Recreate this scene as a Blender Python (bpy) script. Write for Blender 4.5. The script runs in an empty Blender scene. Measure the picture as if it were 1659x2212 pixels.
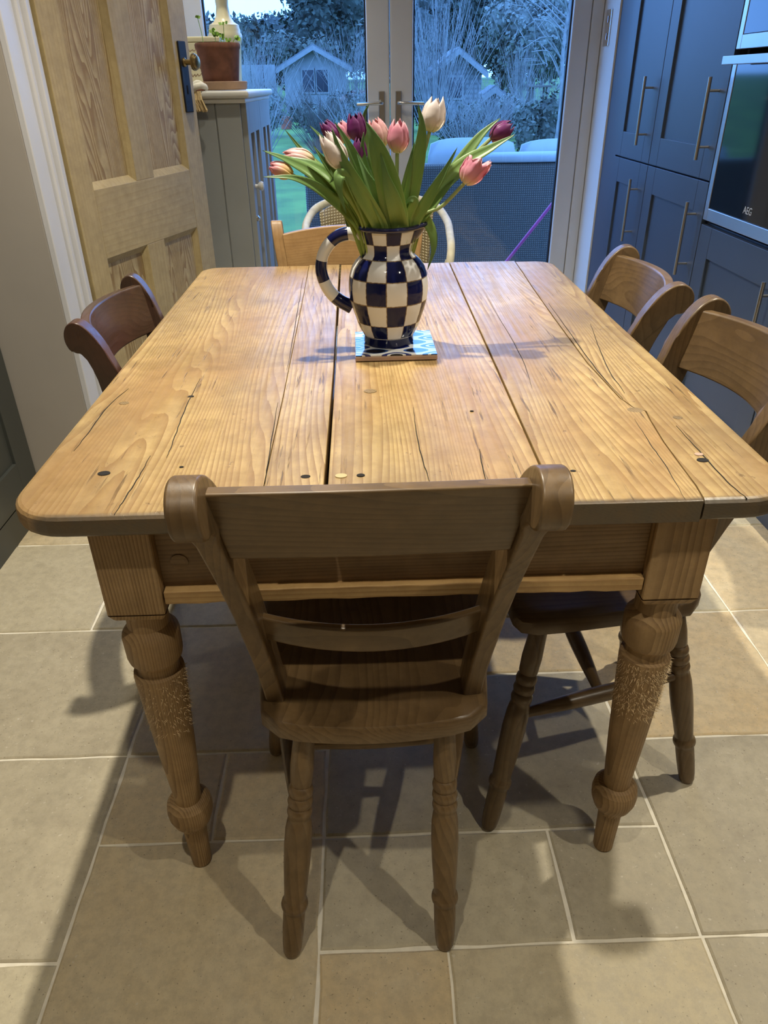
import bpy, bmesh, math, random
from math import sin, cos, pi, radians, sqrt, exp
from mathutils import Vector, Matrix, noise as mnoise
random.seed(7)
SC = bpy.context.scene
COL = SC.collection

# ------------------------------------------------------------------ camera
F_PX, PITCH, YAW, ROLL = 1578.1, 0.5321, 0.0250, 0.0147
CAM = Vector((-0.0474, -0.7675, 1.2141))
IW, IH = 1659, 2212
_f = Vector((sin(YAW)*cos(PITCH), cos(YAW)*cos(PITCH), -sin(PITCH)))
_r0 = Vector((cos(YAW), -sin(YAW), 0)); _d0 = _f.cross(_r0)
_r = _r0*cos(ROLL) + _d0*sin(ROLL); _d = _d0*cos(ROLL) - _r0*sin(ROLL)
cd = bpy.data.cameras.new('camera'); cam = bpy.data.objects.new('camera', cd); COL.objects.link(cam)
cd.sensor_fit = 'VERTICAL'; cd.sensor_height = 24.0; cd.lens = F_PX/IH*24.0
cd.clip_start = 0.02; cd.clip_end = 200
cam.matrix_world = Matrix(((_r.x, -_d.x, -_f.x, CAM.x), (_r.y, -_d.y, -_f.y, CAM.y), (_r.z, -_d.z, -_f.z, CAM.z), (0, 0, 0, 1)))
SC.camera = cam
def at(u, v, y):
    """photo pixel -> world point at depth plane y"""
    d = _f*F_PX + _r*(u-IW/2) + _d*(v-IH/2)
    return CAM + d*((y-CAM.y)/d.y)

# ------------------------------------------------------------------ world: blue dusk sky, exposure
w = bpy.data.worlds.new('dusk_sky'); SC.world = w; w.use_nodes = True
bg = w.node_tree.nodes['Background']
bg.inputs['Color'].default_value = (0.15, 0.39, 1.0, 1); bg.inputs['Strength'].default_value = 6.4
SC.view_settings.view_transform = 'Standard'; SC.view_settings.look = 'None'
SC.view_settings.exposure = 0.0; SC.view_settings.gamma = 1.0; SC.view_settings.use_curve_mapping = False
LAMP_COLOR = (1.0, 0.925, 0.77)
# downlight grid: x, y, watts  (fittings are built with the ceiling)
LAMPS = [(-0.30, 0.72, 160), (1.06, 0.72, 122), (-0.30, -0.62, 38), (1.06, -0.62, 50), (-0.30, 2.10, 42), (0.75, 2.10, 14), (-0.62, 3.0, 26)]
CEIL = 2.40

# ------------------------------------------------------------------ materials
def lin(r, g, b):
    f = lambda c: (c/255/12.92) if c/255 <= 0.04045 else ((c/255+0.055)/1.055)**2.4
    return (f(r), f(g), f(b), 1)
class NT:
    def __init__(s, name):
        s.m = bpy.data.materials.new(name); s.m.use_nodes = True; s.t = s.m.node_tree
        s.p = s.t.nodes['Principled BSDF']; s.out = s.t.nodes['Material Output']
    def n(s, typ, **kw):
        nd = s.t.nodes.new('ShaderNode'+typ)
        for k, v in kw.items():
            if k.startswith('i_'):
                nd.inputs[k[2:].replace('_', ' ')].default_value = v
            else: setattr(nd, k, v)
        return nd
    def l(s, a, b): s.t.links.new(a, b)
    def math(s, op, a, b=None, clamp=False):
        nd = s.n('Math', operation=op); nd.use_clamp = clamp
        for i, x in enumerate((a, b)):
            if x is None: continue
            if isinstance(x, (int, float)): nd.inputs[i].default_value = x
            else: s.l(x, nd.inputs[i])
        return nd.outputs[0]
    def ramp(s, fac, stops, interp='LINEAR'):
        nd = s.n('ValToRGB'); nd.color_ramp.interpolation = interp
        e = nd.color_ramp.elements
        while len(e) < len(stops): e.new(0.5)
        for i, (p, c) in enumerate(stops):
            e[i].position = p; e[i].color = c if len(c) == 4 else (*c, 1)
        s.l(fac, nd.inputs[0]); return nd.outputs[0]
    def mix(s, fac, a, b, mode='MIX'):
        nd = s.n('Mix', data_type='RGBA', blend_type=mode)
        for idx, x in ((0, fac), (6, a), (7, b)):
            if isinstance(x, (int, float)): nd.inputs[idx].default_value = x
            elif isinstance(x, tuple): nd.inputs[idx].default_value = x
            else: s.l(x, nd.inputs[idx])
        return nd.outputs[2]
    def noise(s, vec, scale, detail=3, rough=0.55):
        nd = s.n('TexNoise'); nd.inputs['Scale'].default_value = scale; nd.inputs['Detail'].default_value = detail
        nd.inputs['Roughness'].default_value = rough
        if vec is not None: s.l(vec, nd.inputs['Vector'])
        return nd.outputs[0]
    def mapping(s, vec, scale=(1, 1, 1), loc=(0, 0, 0)):
        nd = s.n('Mapping'); nd.inputs['Scale'].default_value = scale; nd.inputs['Location'].default_value = loc
        s.l(vec, nd.inputs['Vector']); return nd.outputs[0]
    def coord(s, jitter=True):
        tc = s.n('TexCoord'); v = tc.outputs['Object']
        if jitter:
            oi = s.n('ObjectInfo'); sc = s.n('VectorMath', operation='SCALE'); sc.inputs[0].default_value = (5.3, 3.1, 7.7)
            s.l(oi.outputs['Random'], sc.inputs['Scale'])
            ad = s.n('VectorMath', operation='ADD'); s.l(v, ad.inputs[0]); s.l(sc.outputs[0], ad.inputs[1]); v = ad.outputs[0]
        return v
    def bump(s, h, strength=0.3, dist=0.002):
        b = s.n('Bump'); b.inputs['Strength'].default_value = strength; b.inputs['Distance'].default_value = dist
        s.l(h, b.inputs['Height']); s.l(b.outputs[0], s.p.inputs['Normal'])
    def set(s, color=None, rough=None, metal=None, **kw):
        if color is not None:
            if isinstance(color, tuple): s.p.inputs['Base Color'].default_value = color
            else: s.l(color, s.p.inputs['Base Color'])
        if rough is not None:
            if isinstance(rough, (int, float)): s.p.inputs['Roughness'].default_value = rough
            else: s.l(rough, s.p.inputs['Roughness'])
        if metal is not None: s.p.inputs['Metallic'].default_value = metal
        for k, v in kw.items(): s.p.inputs[k.replace('_', ' ')].default_value = v
        return s.m

def plain(name, color, rough=0.5, metal=0.0, var=0.12, vscale=6, bump=0.0, bscale=80, **kw):
    s = NT(name); v = s.coord()
    n = s.noise(v, vscale, 4)
    c0 = tuple(c*(1-var) for c in color[:3])+(1,); c1 = tuple(min(1, c*(1+var)) for c in color[:3])+(1,)
    c = s.ramp(n, [(0.3, c0), (0.7, c1)])
    if bump: s.bump(s.noise(v, bscale, 3), bump, 0.001)
    return s.set(c, rough, metal, **kw)

def wood(name, light, dark, axis='Y', rings=34, ring_mix=0.75, rough=0.42, patch=None, patch_amt=0.5, streaks=0.0, along=0.10, wob=0.03, coat=0.0, bumpk=0.25, lowf=1.6, grime=None):
    """growth-ring wood; the grain runs along the given object axis"""
    s = NT(name); v = s.coord()
    i = 'XYZ'.index(axis)
    sc = [1, 1, 1]; sc[i] = along
    vm = s.mapping(v, tuple(sc))
    lo = s.n('TexNoise'); lo.inputs['Scale'].default_value = lowf*3; lo.inputs['Detail'].default_value = 2; s.l(vm, lo.inputs['Vector'])
    sub = s.n('VectorMath', operation='SUBTRACT'); s.l(lo.outputs['Color'], sub.inputs[0]); sub.inputs[1].default_value = (.5, .5, .5)
    scl = s.n('VectorMath', operation='SCALE'); s.l(sub.outputs[0], scl.inputs[0]); scl.inputs['Scale'].default_value = wob*6
    add = s.n('VectorMath', operation='ADD'); s.l(vm, add.inputs[0]); s.l(scl.outputs[0], add.inputs[1])
    wv = s.n('TexWave', wave_type='RINGS', rings_direction=axis, wave_profile='SAW')
    wv.inputs['Scale'].default_value = rings; wv.inputs['Distortion'].default_value = 1.2; wv.inputs['Detail'].default_value = 2; wv.inputs['Detail Scale'].default_value = 1.3
    s.l(add.outputs[0], wv.inputs['Vector'])
    fs = [140, 140, 140]; fs[i] = 5
    fib = s.noise(s.mapping(v, tuple(fs)), 1.0, 3, 0.6)
    g = s.math('MULTIPLY', wv.outputs['Fac'], ring_mix)
    g2 = s.math('ADD', g, s.math('MULTIPLY', fib, 0.55))
    c = s.ramp(g2, [(0.15, light), (0.55, tuple((a*.72+b*.28) for a, b in zip(light, dark))), (0.98, dark)])
    if patch:
        ps = [1, 1, 1]; ps[i] = 0.45
        pn = s.noise(s.mapping(v, tuple(ps)), 5.5, 4, 0.6)
        pf = s.ramp(pn, [(0.42, (0, 0, 0, 1)), (0.68, (patch_amt,)*3+(1,))])
        c = s.mix(pf, c, patch, 'MIX')
    h = g2
    if streaks:
        # drying checks, dents, ink-dark specks and broad stains of a worn top
        st = s.noise(s.mapping(v, (1, .55, 1), (2.2, 6.1, 1.5)), 3.1, 5, 0.62)
        c = s.mix(s.ramp(st, [(0.46, (0, 0, 0, 1)), (0.64, (0.62,)*3+(1,))]), c, (0.175, 0.125, 0.075, 1))
        so = s.noise(s.mapping(v, (1.3, .5, 1), (7.2, 3.1, 4.5)), 4.0, 3, 0.55)
        c = s.mix(s.ramp(so, [(0.50, (0, 0, 0, 1)), (0.68, (0.65,)*3+(1,))]), c, (0.34, 0.195, 0.075, 1))
        ks = [120, 120, 120]; ks[i] = 5.5
        kn = s.noise(s.mapping(v, tuple(ks), (3.3, 1.7, 9.1)), 1.0, 4, 0.6)
        msk = s.noise(s.mapping(v, (1, 1, 1), (1.3, 2.7, 4.1)), 7, 3, 0.6)
        kf = s.math('MULTIPLY', s.ramp(kn, [(0.345, (streaks,)*3+(1,)), (0.385, (0, 0, 0, 1))]), s.ramp(msk, [(0.40, (0, 0, 0, 1)), (0.56, (1, 1, 1, 1))]))
        c = s.mix(kf, c, (0.075, 0.042, 0.018, 1))
        dn = s.noise(s.mapping(v, (1, .7, 1), (8, 2, 5)), 62, 4, 0.7)
        df = s.math('MULTIPLY', s.ramp(dn, [(0.655, (0, 0, 0, 1)), (0.70, (0.75,)*3+(1,))]), s.ramp(msk, [(0.35, (1, 1, 1, 1)), (0.62, (.1,)*3+(1,))]))
        c = s.mix(df, c, (0.13, 0.075, 0.032, 1))
        h = s.math('SUBTRACT', s.math('MULTIPLY', g2, .6), s.math('ADD', s.math('MULTIPLY', kf, 1.2), df))
    if grime:      # handled end grain: dirt rubbed into the board ends
        tc = s.n('TexCoord'); sp = s.n('SeparateXYZ'); s.l(tc.outputs['Object'], sp.inputs[0])
        wn = s.noise(v, 30, 3)
        yy = s.math('ADD', sp.outputs['Y'], s.math('MULTIPLY', wn, -0.010))
        gf = s.ramp(yy, [(0.0, (0.92,)*3+(1,)), (0.008, (0, 0, 0, 1))])
        c = s.mix(gf, c, grime)
    wn_ = s.noise(v, 26, 6, .7); wf = s.ramp(wn_, [(0.30, (.42,)*3+(1,)), (0.62, (0, 0, 0, 1))])
    c = s.mix(wf, c, tuple(d*.62 for d in dark[:3])+(1,))
    oi = s.n('ObjectInfo')
    hv = s.n('HueSaturation'); s.l(c, hv.inputs['Color'])
    s.l(s.math('ADD', s.math('MULTIPLY', oi.outputs['Random'], 0.16), 0.92), hv.inputs['Value'])
    rr = s.ramp(fib, [(0.3, (rough-.08,)*3+(1,)), (0.7, (rough+.1,)*3+(1,))])
    s.bump(h, bumpk, 0.0012)
    s.set(hv.outputs[0], rr)
    if coat: s.p.inputs['Coat Weight'].default_value = coat; s.p.inputs['Coat Roughness'].default_value = 0.25
    return s.m

M = {}
M['table_top'] = wood('scrubbed_pine_boards', (0.57, 0.415, 0.190, 1), (0.27, 0.155, 0.055, 1), 'Y', 64, .62, .40, patch=(0.30, 0.170, 0.066, 1), patch_amt=.6, streaks=.75, along=.07, wob=.035, grime=(0.075, 0.060, 0.042, 1))
M['pine_z'] = wood('old_pine_upright', (0.42, 0.270, 0.122, 1), (0.205, 0.120, 0.048, 1), 'Z', 56, .7, .55, patch=(0.33, 0.195, 0.085, 1), along=.08)
M['pine_x'] = wood('old_pine_rail', (0.33, 0.21, 0.100, 1), (0.165, 0.093, 0.040, 1), 'X', 50, .6, .55, patch=(0.18, 0.11, 0.055, 1), along=.08)
M['pine_y'] = wood('old_pine_side_rail', (0.36, 0.225, 0.10, 1), (0.17, 0.088, 0.036, 1), 'Y', 40, .75, .55, along=.08)
M['pine_edge'] = wood('worn_pine_strip', (0.55, 0.36, 0.15, 1), (0.34, 0.18, 0.06, 1), 'X', 30, .6, .5, patch=(0.30, 0.17, 0.07, 1), along=.08)
def chairset(tag, light, dark, patch, rough=.38, coat=.15):
    for ax in 'XYZ':
        M[tag+ax] = wood(tag+'_wood_'+ax.lower(), light, dark, ax, 30, .5, rough, patch=patch, patch_amt=.6, along=.12, wob=.05, coat=coat, bumpk=.12)
chairset('elm', (0.215, 0.133, 0.057, 1), (0.092, 0.052, 0.020, 1), (0.115, 0.068, 0.029, 1))
chairset('oak', (0.180, 0.113, 0.052, 1), (0.080, 0.046, 0.019, 1), (0.100, 0.060, 0.027, 1))
chairset('mahogany', (0.082, 0.046, 0.028, 1), (0.042, 0.023, 0.014, 1), (0.115, 0.044, 0.032, 1), .34, .15)
chairset('beech', (0.37, 0.225, 0.092, 1), (0.26, 0.14, 0.050, 1), (0.30, 0.17, 0.064, 1), .42, .1)
M['door_z'] = wood('stripped_pine_upright', (0.44, 0.345, 0.175, 1), (0.33, 0.240, 0.105, 1), 'Z', 20, .45, .55, patch=(0.34, 0.260, 0.125, 1), along=.07)
M['door_x'] = wood('stripped_pine_cross', (0.44, 0.345, 0.175, 1), (0.33, 0.240, 0.105, 1), 'X', 20, .45, .55, patch=(0.34, 0.260, 0.125, 1), along=.07)
M['door_panel'] = wood('stripped_pine_figured', (0.48, 0.38, 0.195, 1), (0.26, 0.165, 0.062, 1), 'Z', 26, .85, .55, along=.13, wob=.06, lowf=2.2)
M['white_paint'] = plain('white_gloss_paint', (0.60, 0.60, 0.62, 1), .35, var=.04)
M['taupe'] = plain('warm_grey_wall_paint', (0.38, 0.345, 0.305, 1), .85, var=.05, vscale=3, bump=.05, bscale=150)
M['white_wall'] = plain('off_white_wall_paint', (0.72, 0.70, 0.67, 1), .85, var=.03, vscale=3, bump=.05, bscale=150)
M['ceiling'] = plain('white_ceiling_paint', (0.58, 0.575, 0.56, 1), .9, var=.02, vscale=3)
M['upvc'] = plain('white_upvc', (0.70, 0.68, 0.66, 1), .38, var=.03)
M['gasket'] = plain('black_rubber_gasket', (0.010, 0.011, 0.014, 1), .5)
M['cab_dark'] = plain('dark_grey_green_paint', (0.055, 0.059, 0.052, 1), .45, var=.05, vscale=4)
M['cab'] = plain('dark_grey_cabinet_paint', (0.050, 0.067, 0.100, 1), .42, var=.05, vscale=4, bump=.03, bscale=220)
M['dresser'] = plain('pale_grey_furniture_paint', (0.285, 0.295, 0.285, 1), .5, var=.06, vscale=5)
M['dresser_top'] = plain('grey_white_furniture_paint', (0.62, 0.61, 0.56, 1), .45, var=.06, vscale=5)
M['steel'] = plain('brushed_steel', (0.55, 0.55, 0.56, 1), .34, 1.0, var=.05)
M['nickel'] = plain('satin_nickel', (0.58, 0.56, 0.52, 1), .28, 1.0, var=.05)
M['chrome'] = plain('polished_chrome', (0.75, 0.75, 0.76, 1), .12, 1.0, var=.03)
M['brass'] = plain('aged_brass', (0.36, 0.27, 0.13, 1), .35, 1.0, var=.25, vscale=60)
M['iron'] = plain('black_iron', (0.014, 0.014, 0.016, 1), .55, 0.0, var=.2, vscale=40, Specular_IOR_Level=.25)
M['oven_glass'] = plain('black_oven_glass', (0.004, 0.005, 0.007, 1), .06, var=.1, Specular_IOR_Level=.6)
M['grey_print'] = plain('pale_grey_print', (0.55, 0.57, 0.58, 1), .5)
M['terracotta'] = plain('terracotta', (0.235, 0.098, 0.058, 1), .85, var=.35, vscale=18, bump=.1, bscale=60)
M['terracotta_pale'] = plain('pale_terracotta', (0.42, 0.27, 0.17, 1), .85, var=.2, vscale=12, bump=.1)
M['soil'] = plain('potting_soil', (0.03, 0.018, 0.010, 1), .95, var=.5, vscale=60, bump=.6)
M['cream_glaze'] = plain('cream_ceramic', (0.80, 0.73, 0.46, 1), .3, var=.04)
M['cream_cloth'] = plain('cream_bristle', (0.66, 0.50, 0.26, 1), .9, var=.2, vscale=60, bump=.4, bscale=300)
M['white_cloth'] = plain('white_cotton', (0.78, 0.74, 0.62, 1), .9, var=.1, vscale=40, bump=.3)
M['navy'] = plain('navy_glaze', (0.007, 0.010, 0.060, 1), .10, var=.3, vscale=30, Coat_Weight=.6)
M['white_glaze'] = plain('white_glaze', (0.74, 0.74, 0.74, 1), .12, var=.04, vscale=12, Coat_Weight=.5)
M['clay'] = plain('pink_clay_biscuit', (0.48, 0.33, 0.25, 1), .8, var=.12, vscale=20, bump=.1)
M['groove'] = plain('dark_gap', (0.012, 0.009, 0.007, 1), .9)
M['plug'] = plain('pale_wood_plug', (0.55, 0.44, 0.22, 1), .6)
M['cane'] = plain('cream_painted_cane', (0.70, 0.65, 0.48, 1), .55, var=.15, vscale=25)
M['blacktop'] = plain('laminate_worktop', (0.05, 0.05, 0.05, 1), .3)
M['lens'] = NT('lamp_lens').m

def weave_mat(name, c0, c1, scale, rough=.6):
    s = NT(name); v = s.coord(False)
    a = s.n('TexWave', wave_type='BANDS', bands_direction='X'); a.inputs['Scale'].default_value = scale; s.l(v, a.inputs[0])
    b = s.n('TexWave', wave_type='BANDS', bands_direction='Z'); b.inputs['Scale'].default_value = scale; s.l(v, b.inputs[0])
    f = s.math('MULTIPLY', a.outputs['Fac'], b.outputs['Fac'])
    s.bump(f, .8, .004)
    return s.set(s.ramp(f, [(0.05, c0), (0.5, c1)]), rough)
M['cane_weave'] = weave_mat('woven_cane', (0.26, 0.20, 0.10, 1), (0.68, 0.60, 0.40, 1), 28)
M['rattan'] = weave_mat('grey_woven_rattan', (0.045, 0.036, 0.028, 1), (0.110, 0.092, 0.072, 1), 22)

def stone_mat():
    s = NT('limestone_flag'); v = s.coord(); oi = s.n('ObjectInfo')
    n1 = s.noise(v, 7, 6, .68); n2 = s.noise(v, 46, 5, .7); n3 = s.noise(v, 230, 2, .5)
    tone = s.ramp(oi.outputs['Random'], [(0.0, (0.56, 0.485, 0.330, 1)), (0.22, (0.42, 0.360, 0.250, 1)), (0.48, (0.60, 0.525, 0.355, 1)), (0.74, (0.68, 0.50, 0.265, 1)), (1.0, (0.54, 0.485, 0.350, 1))])
    c = s.mix(s.ramp(n1, [(0.30, (0, 0, 0, 1)), (0.75, (0.55,)*3+(1,))]), tone, (0.66, 0.59, 0.42, 1))
    c = s.mix(s.ramp(n2, [(0.34, (0.34,)*3+(1,)), (0.60, (0, 0, 0, 1))]), c, (0.26, 0.215, 0.150, 1))
    c = s.mix(s.ramp(n3, [(0.25, (0.65,)*3+(1,)), (0.33, (0, 0, 0, 1))]), c, (0.13, 0.10, 0.065, 1))
    n4 = s.noise(s.mapping(v, (1, 1, 1), (4, 9, 2)), 120, 2, .5)
    c = s.mix(s.ramp(n4, [(0.68, (0, 0, 0, 1)), (0.74, (0.6,)*3+(1,))]), c, (0.66, 0.60, 0.47, 1))
    h = s.math('ADD', s.math('MULTIPLY', n2, .7), s.math('MULTIPLY', n3, .3))
    s.bump(h, .22, .002)
    return s.set(c, s.ramp(n2, [(0.3, (.48,)*3+(1,)), (0.7, (.66,)*3+(1,))]))
M['stone'] = stone_mat()
M['grout'] = plain('pale_grout', (0.86, 0.80, 0.66, 1), .9, var=.10, vscale=40, bump=.2)

def glass_mat():
    s = NT('window_glass'); s.t.nodes.remove(s.p)
    tr = s.n('BsdfTransparent'); tr.inputs[0].default_value = (.93, .96, .97, 1)
    gl = s.n('BsdfGlossy'); gl.inputs['Roughness'].default_value = 0.0; gl.inputs['Color'].default_value = (1, 1, 1, 1)
    fr = s.n('Fresnel'); fr.inputs[0].default_value = 1.45
    mx = s.n('MixShader'); s.l(s.math('MULTIPLY', fr.outputs[0], 1.3, True), mx.inputs[0]); s.l(tr.outputs[0], mx.inputs[1]); s.l(gl.outputs[0], mx.inputs[2])
    s.l(mx.outputs[0], s.out.inputs[0]); return s.m
M['glass'] = glass_mat()

def check_mat():
    s = NT('checked_glaze'); uv = s.n('UVMap'); sp = s.n('SeparateXYZ'); s.l(uv.outputs[0], sp.inputs[0])
    nz = s.noise(uv.outputs[0], 5, 3)
    u = s.math('ADD', sp.outputs[0], s.math('MULTIPLY', s.math('SUBTRACT', nz, .5), .07)); v = s.math('ADD', sp.outputs[1], s.math('MULTIPLY', s.math('SUBTRACT', nz, .5), .07))
    su = s.math('FLOOR', u); sv = s.math('FLOOR', v)
    par = s.math('MODULO', s.math('ADD', s.math('ADD', su, sv), 200), 2)
    c = s.mix(par, (0.007, 0.010, 0.060, 1), (0.74, 0.74, 0.74, 1))
    def edge(x):
        fr = s.math('FRACT', x); return s.math('MINIMUM', fr, s.math('SUBTRACT', 1, fr))
    e = s.math('MINIMUM', edge(u), edge(v))
    line = s.ramp(e, [(0.012, (1, 1, 1, 1)), (0.03, (0, 0, 0, 1))])
    c = s.mix(line, c, (0.22, 0.16, 0.09, 1))
    inside = s.math('LESS_THAN', sp.outputs[1], 0)
    c = s.mix(inside, c, (0.70, 0.68, 0.64, 1))
    base = s.math('LESS_THAN', s.math('ABSOLUTE', s.math('SUBTRACT', sp.outputs[1], 0.25)), 0.26)
    c = s.mix(base, c, (0.007, 0.010, 0.060, 1))
    s.bump(s.noise(uv.outputs[0], 7, 2), .06, .002)
    return s.set(c, .09, Specular_IOR_Level=.32)
M['check'] = check_mat()
def stripe_mat():
    s = NT('striped_glaze'); uv = s.n('UVMap'); sp = s.n('SeparateXYZ'); s.l(uv.outputs[0], sp.inputs[0])
    par = s.math('MODULO', s.math('FLOOR', sp.outputs[1]), 2)
    return s.set(s.mix(par, (0.74, 0.74, 0.74, 1), (0.007, 0.010, 0.060, 1)), .12, Coat_Weight=.5)
M['stripe'] = stripe_mat()
def azulejo():
    s = NT('painted_tile_glaze'); uv = s.n('UVMap'); sp = s.n('SeparateXYZ'); s.l(uv.outputs[0], sp.inputs[0])
    X = s.math('COSINE', s.math('MULTIPLY', sp.outputs[0], 2*pi*2)); Y = s.math('COSINE', s.math('MULTIPLY', sp.outputs[1], 2*pi*3))
    f = s.math('MULTIPLY', s.math('ADD', s.math('ADD', X, s.math('MULTIPLY', Y, 1.2)), 2.2), 1/4.4)
    c = s.ramp(f, [(0, (0.008, 0.009, 0.012, 1)), (.22, (0.03, 0.10, 0.36, 1)), (.32, (0.72, 0.72, 0.70, 1)), (.62, (0.012, 0.025, 0.16, 1)), (.80, (0.74, 0.73, 0.70, 1)), (.9, (0.008, 0.009, 0.012, 1))], 'CONSTANT')
    return s.set(c, .1, Coat_Weight=.4)
M['azulejo'] = azulejo()
def uv_ramp(name, stops, rough=.45, trans=0.3, vein=0.0):
    s = NT(name); uv = s.n('UVMap'); sp = s.n('SeparateXYZ'); s.l(uv.outputs[0], sp.inputs[0])
    f = sp.outputs[1]
    st = s.noise(s.mapping(uv.outputs[0], (14, 1.2, 1)), 2, 3)
    f = s.math('ADD', f, s.math('MULTIPLY', s.math('SUBTRACT', st, .5), .35))
    c = s.ramp(f, stops)
    s.set(c, rough)
    if trans:
        tl = s.n('BsdfTranslucent'); s.l(c, tl.inputs[0]); mx = s.n('MixShader'); mx.inputs[0].default_value = trans
        s.l(s.p.outputs[0], mx.inputs[1]); s.l(tl.outputs[0], mx.inputs[2]); s.l(mx.outputs[0], s.out.inputs[0])
    return s.m
PET = {
 'white': uv_ramp('white_petal', [(0, (0.62, 0.64, 0.36, 1)), (.25, (0.80, 0.74, 0.68, 1)), (1, (0.86, 0.76, 0.74, 1))]),
 'pink': uv_ramp('pink_petal', [(0, (0.72, 0.66, 0.40, 1)), (.3, (0.76, 0.36, 0.43, 1)), (.75, (0.72, 0.27, 0.38, 1)), (1, (0.84, 0.50, 0.55, 1))]),
 'palepink': uv_ramp('pale_pink_petal', [(0, (0.72, 0.66, 0.34, 1)), (.4, (0.80, 0.55, 0.50, 1)), (1, (0.76, 0.36, 0.40, 1))]),
 'purple': uv_ramp('purple_petal', [(0, (0.30, 0.10, 0.18, 1)), (.4, (0.20, 0.028, 0.17, 1)), (1, (0.14, 0.016, 0.125, 1))]),
 'yellowpink': uv_ramp('yellow_pink_petal', [(0, (0.72, 0.60, 0.16, 1)), (.35, (0.76, 0.50, 0.24, 1)), (.7, (0.76, 0.36, 0.36, 1)), (1, (0.74, 0.30, 0.36, 1))]),
}
M['leaf'] = uv_ramp('tulip_leaf', [(0, (0.46, 0.58, 0.14, 1)), (.5, (0.22, 0.36, 0.095, 1)), (1, (0.11, 0.225, 0.085, 1))], .38, .25)
M['stem'] = uv_ramp('tulip_stem', [(0, (0.20, 0.30, 0.08, 1)), (1, (0.30, 0.36, 0.15, 1))], .5, 0)
M['herb'] = plain('bright_herb_leaf', (0.28, 0.50, 0.07, 1), .5, var=.25, vscale=60)

# garden
M['patio'] = plain('pale_patio_slab', (0.22, 0.22, 0.22, 1), .8, var=.15, vscale=3, bump=.2)
M['grass'] = plain('lawn_grass', (0.085, 0.150, 0.020, 1), .9, var=.5, vscale=1.2, bump=.6, bscale=40)
M['shed_wood'] = weave_mat('painted_cladding', (0.12, 0.125, 0.13, 1), (0.19, 0.195, 0.20, 1), 3.0, .8)
M['shed_pale'] = plain('pale_shed_paint', (0.22, 0.225, 0.225, 1), .8, var=.1)
M['roof_felt'] = plain('grey_roof_felt', (0.14, 0.145, 0.15, 1), .9, var=.2)
M['dark_pane'] = plain('dark_shed_pane', (0.015, 0.02, 0.03, 1), .15)
M['evergreen'] = plain('evergreen_foliage', (0.030, 0.042, 0.030, 1), .8, var=.6, vscale=2.0)
M['woodleaf'] = plain('distant_woodland_foliage', (0.060, 0.068, 0.062, 1), .9, var=.6, vscale=1.2)
M['shrubleaf'] = plain('shrub_foliage', (0.085, 0.095, 0.075, 1), .8, var=.6, vscale=2.5)
M['paleleaf'] = plain('pale_garden_foliage', (0.145, 0.155, 0.135, 1), .8, var=.6, vscale=2.5)
M['twig'] = plain('bare_twig_bark', (0.10, 0.09, 0.08, 1), .9, var=.3, vscale=4)
M['paletwig'] = plain('pale_birch_bark', (0.22, 0.215, 0.21, 1), .9, var=.3, vscale=6)
M['fence'] = plain('grey_fence_timber', (0.12, 0.12, 0.12, 1), .9, var=.25, vscale=3)
M['cushion'] = plain('pale_grey_outdoor_fabric', (0.34, 0.35, 0.35, 1), .9, var=.06, vscale=5, bump=.15, bscale=150)
M['purple_pole'] = plain('purple_painted_pole', (0.42, 0.05, 0.20, 1), .4)
M['redpot'] = plain('red_clay_pot', (0.35, 0.10, 0.06, 1), .8)

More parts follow.
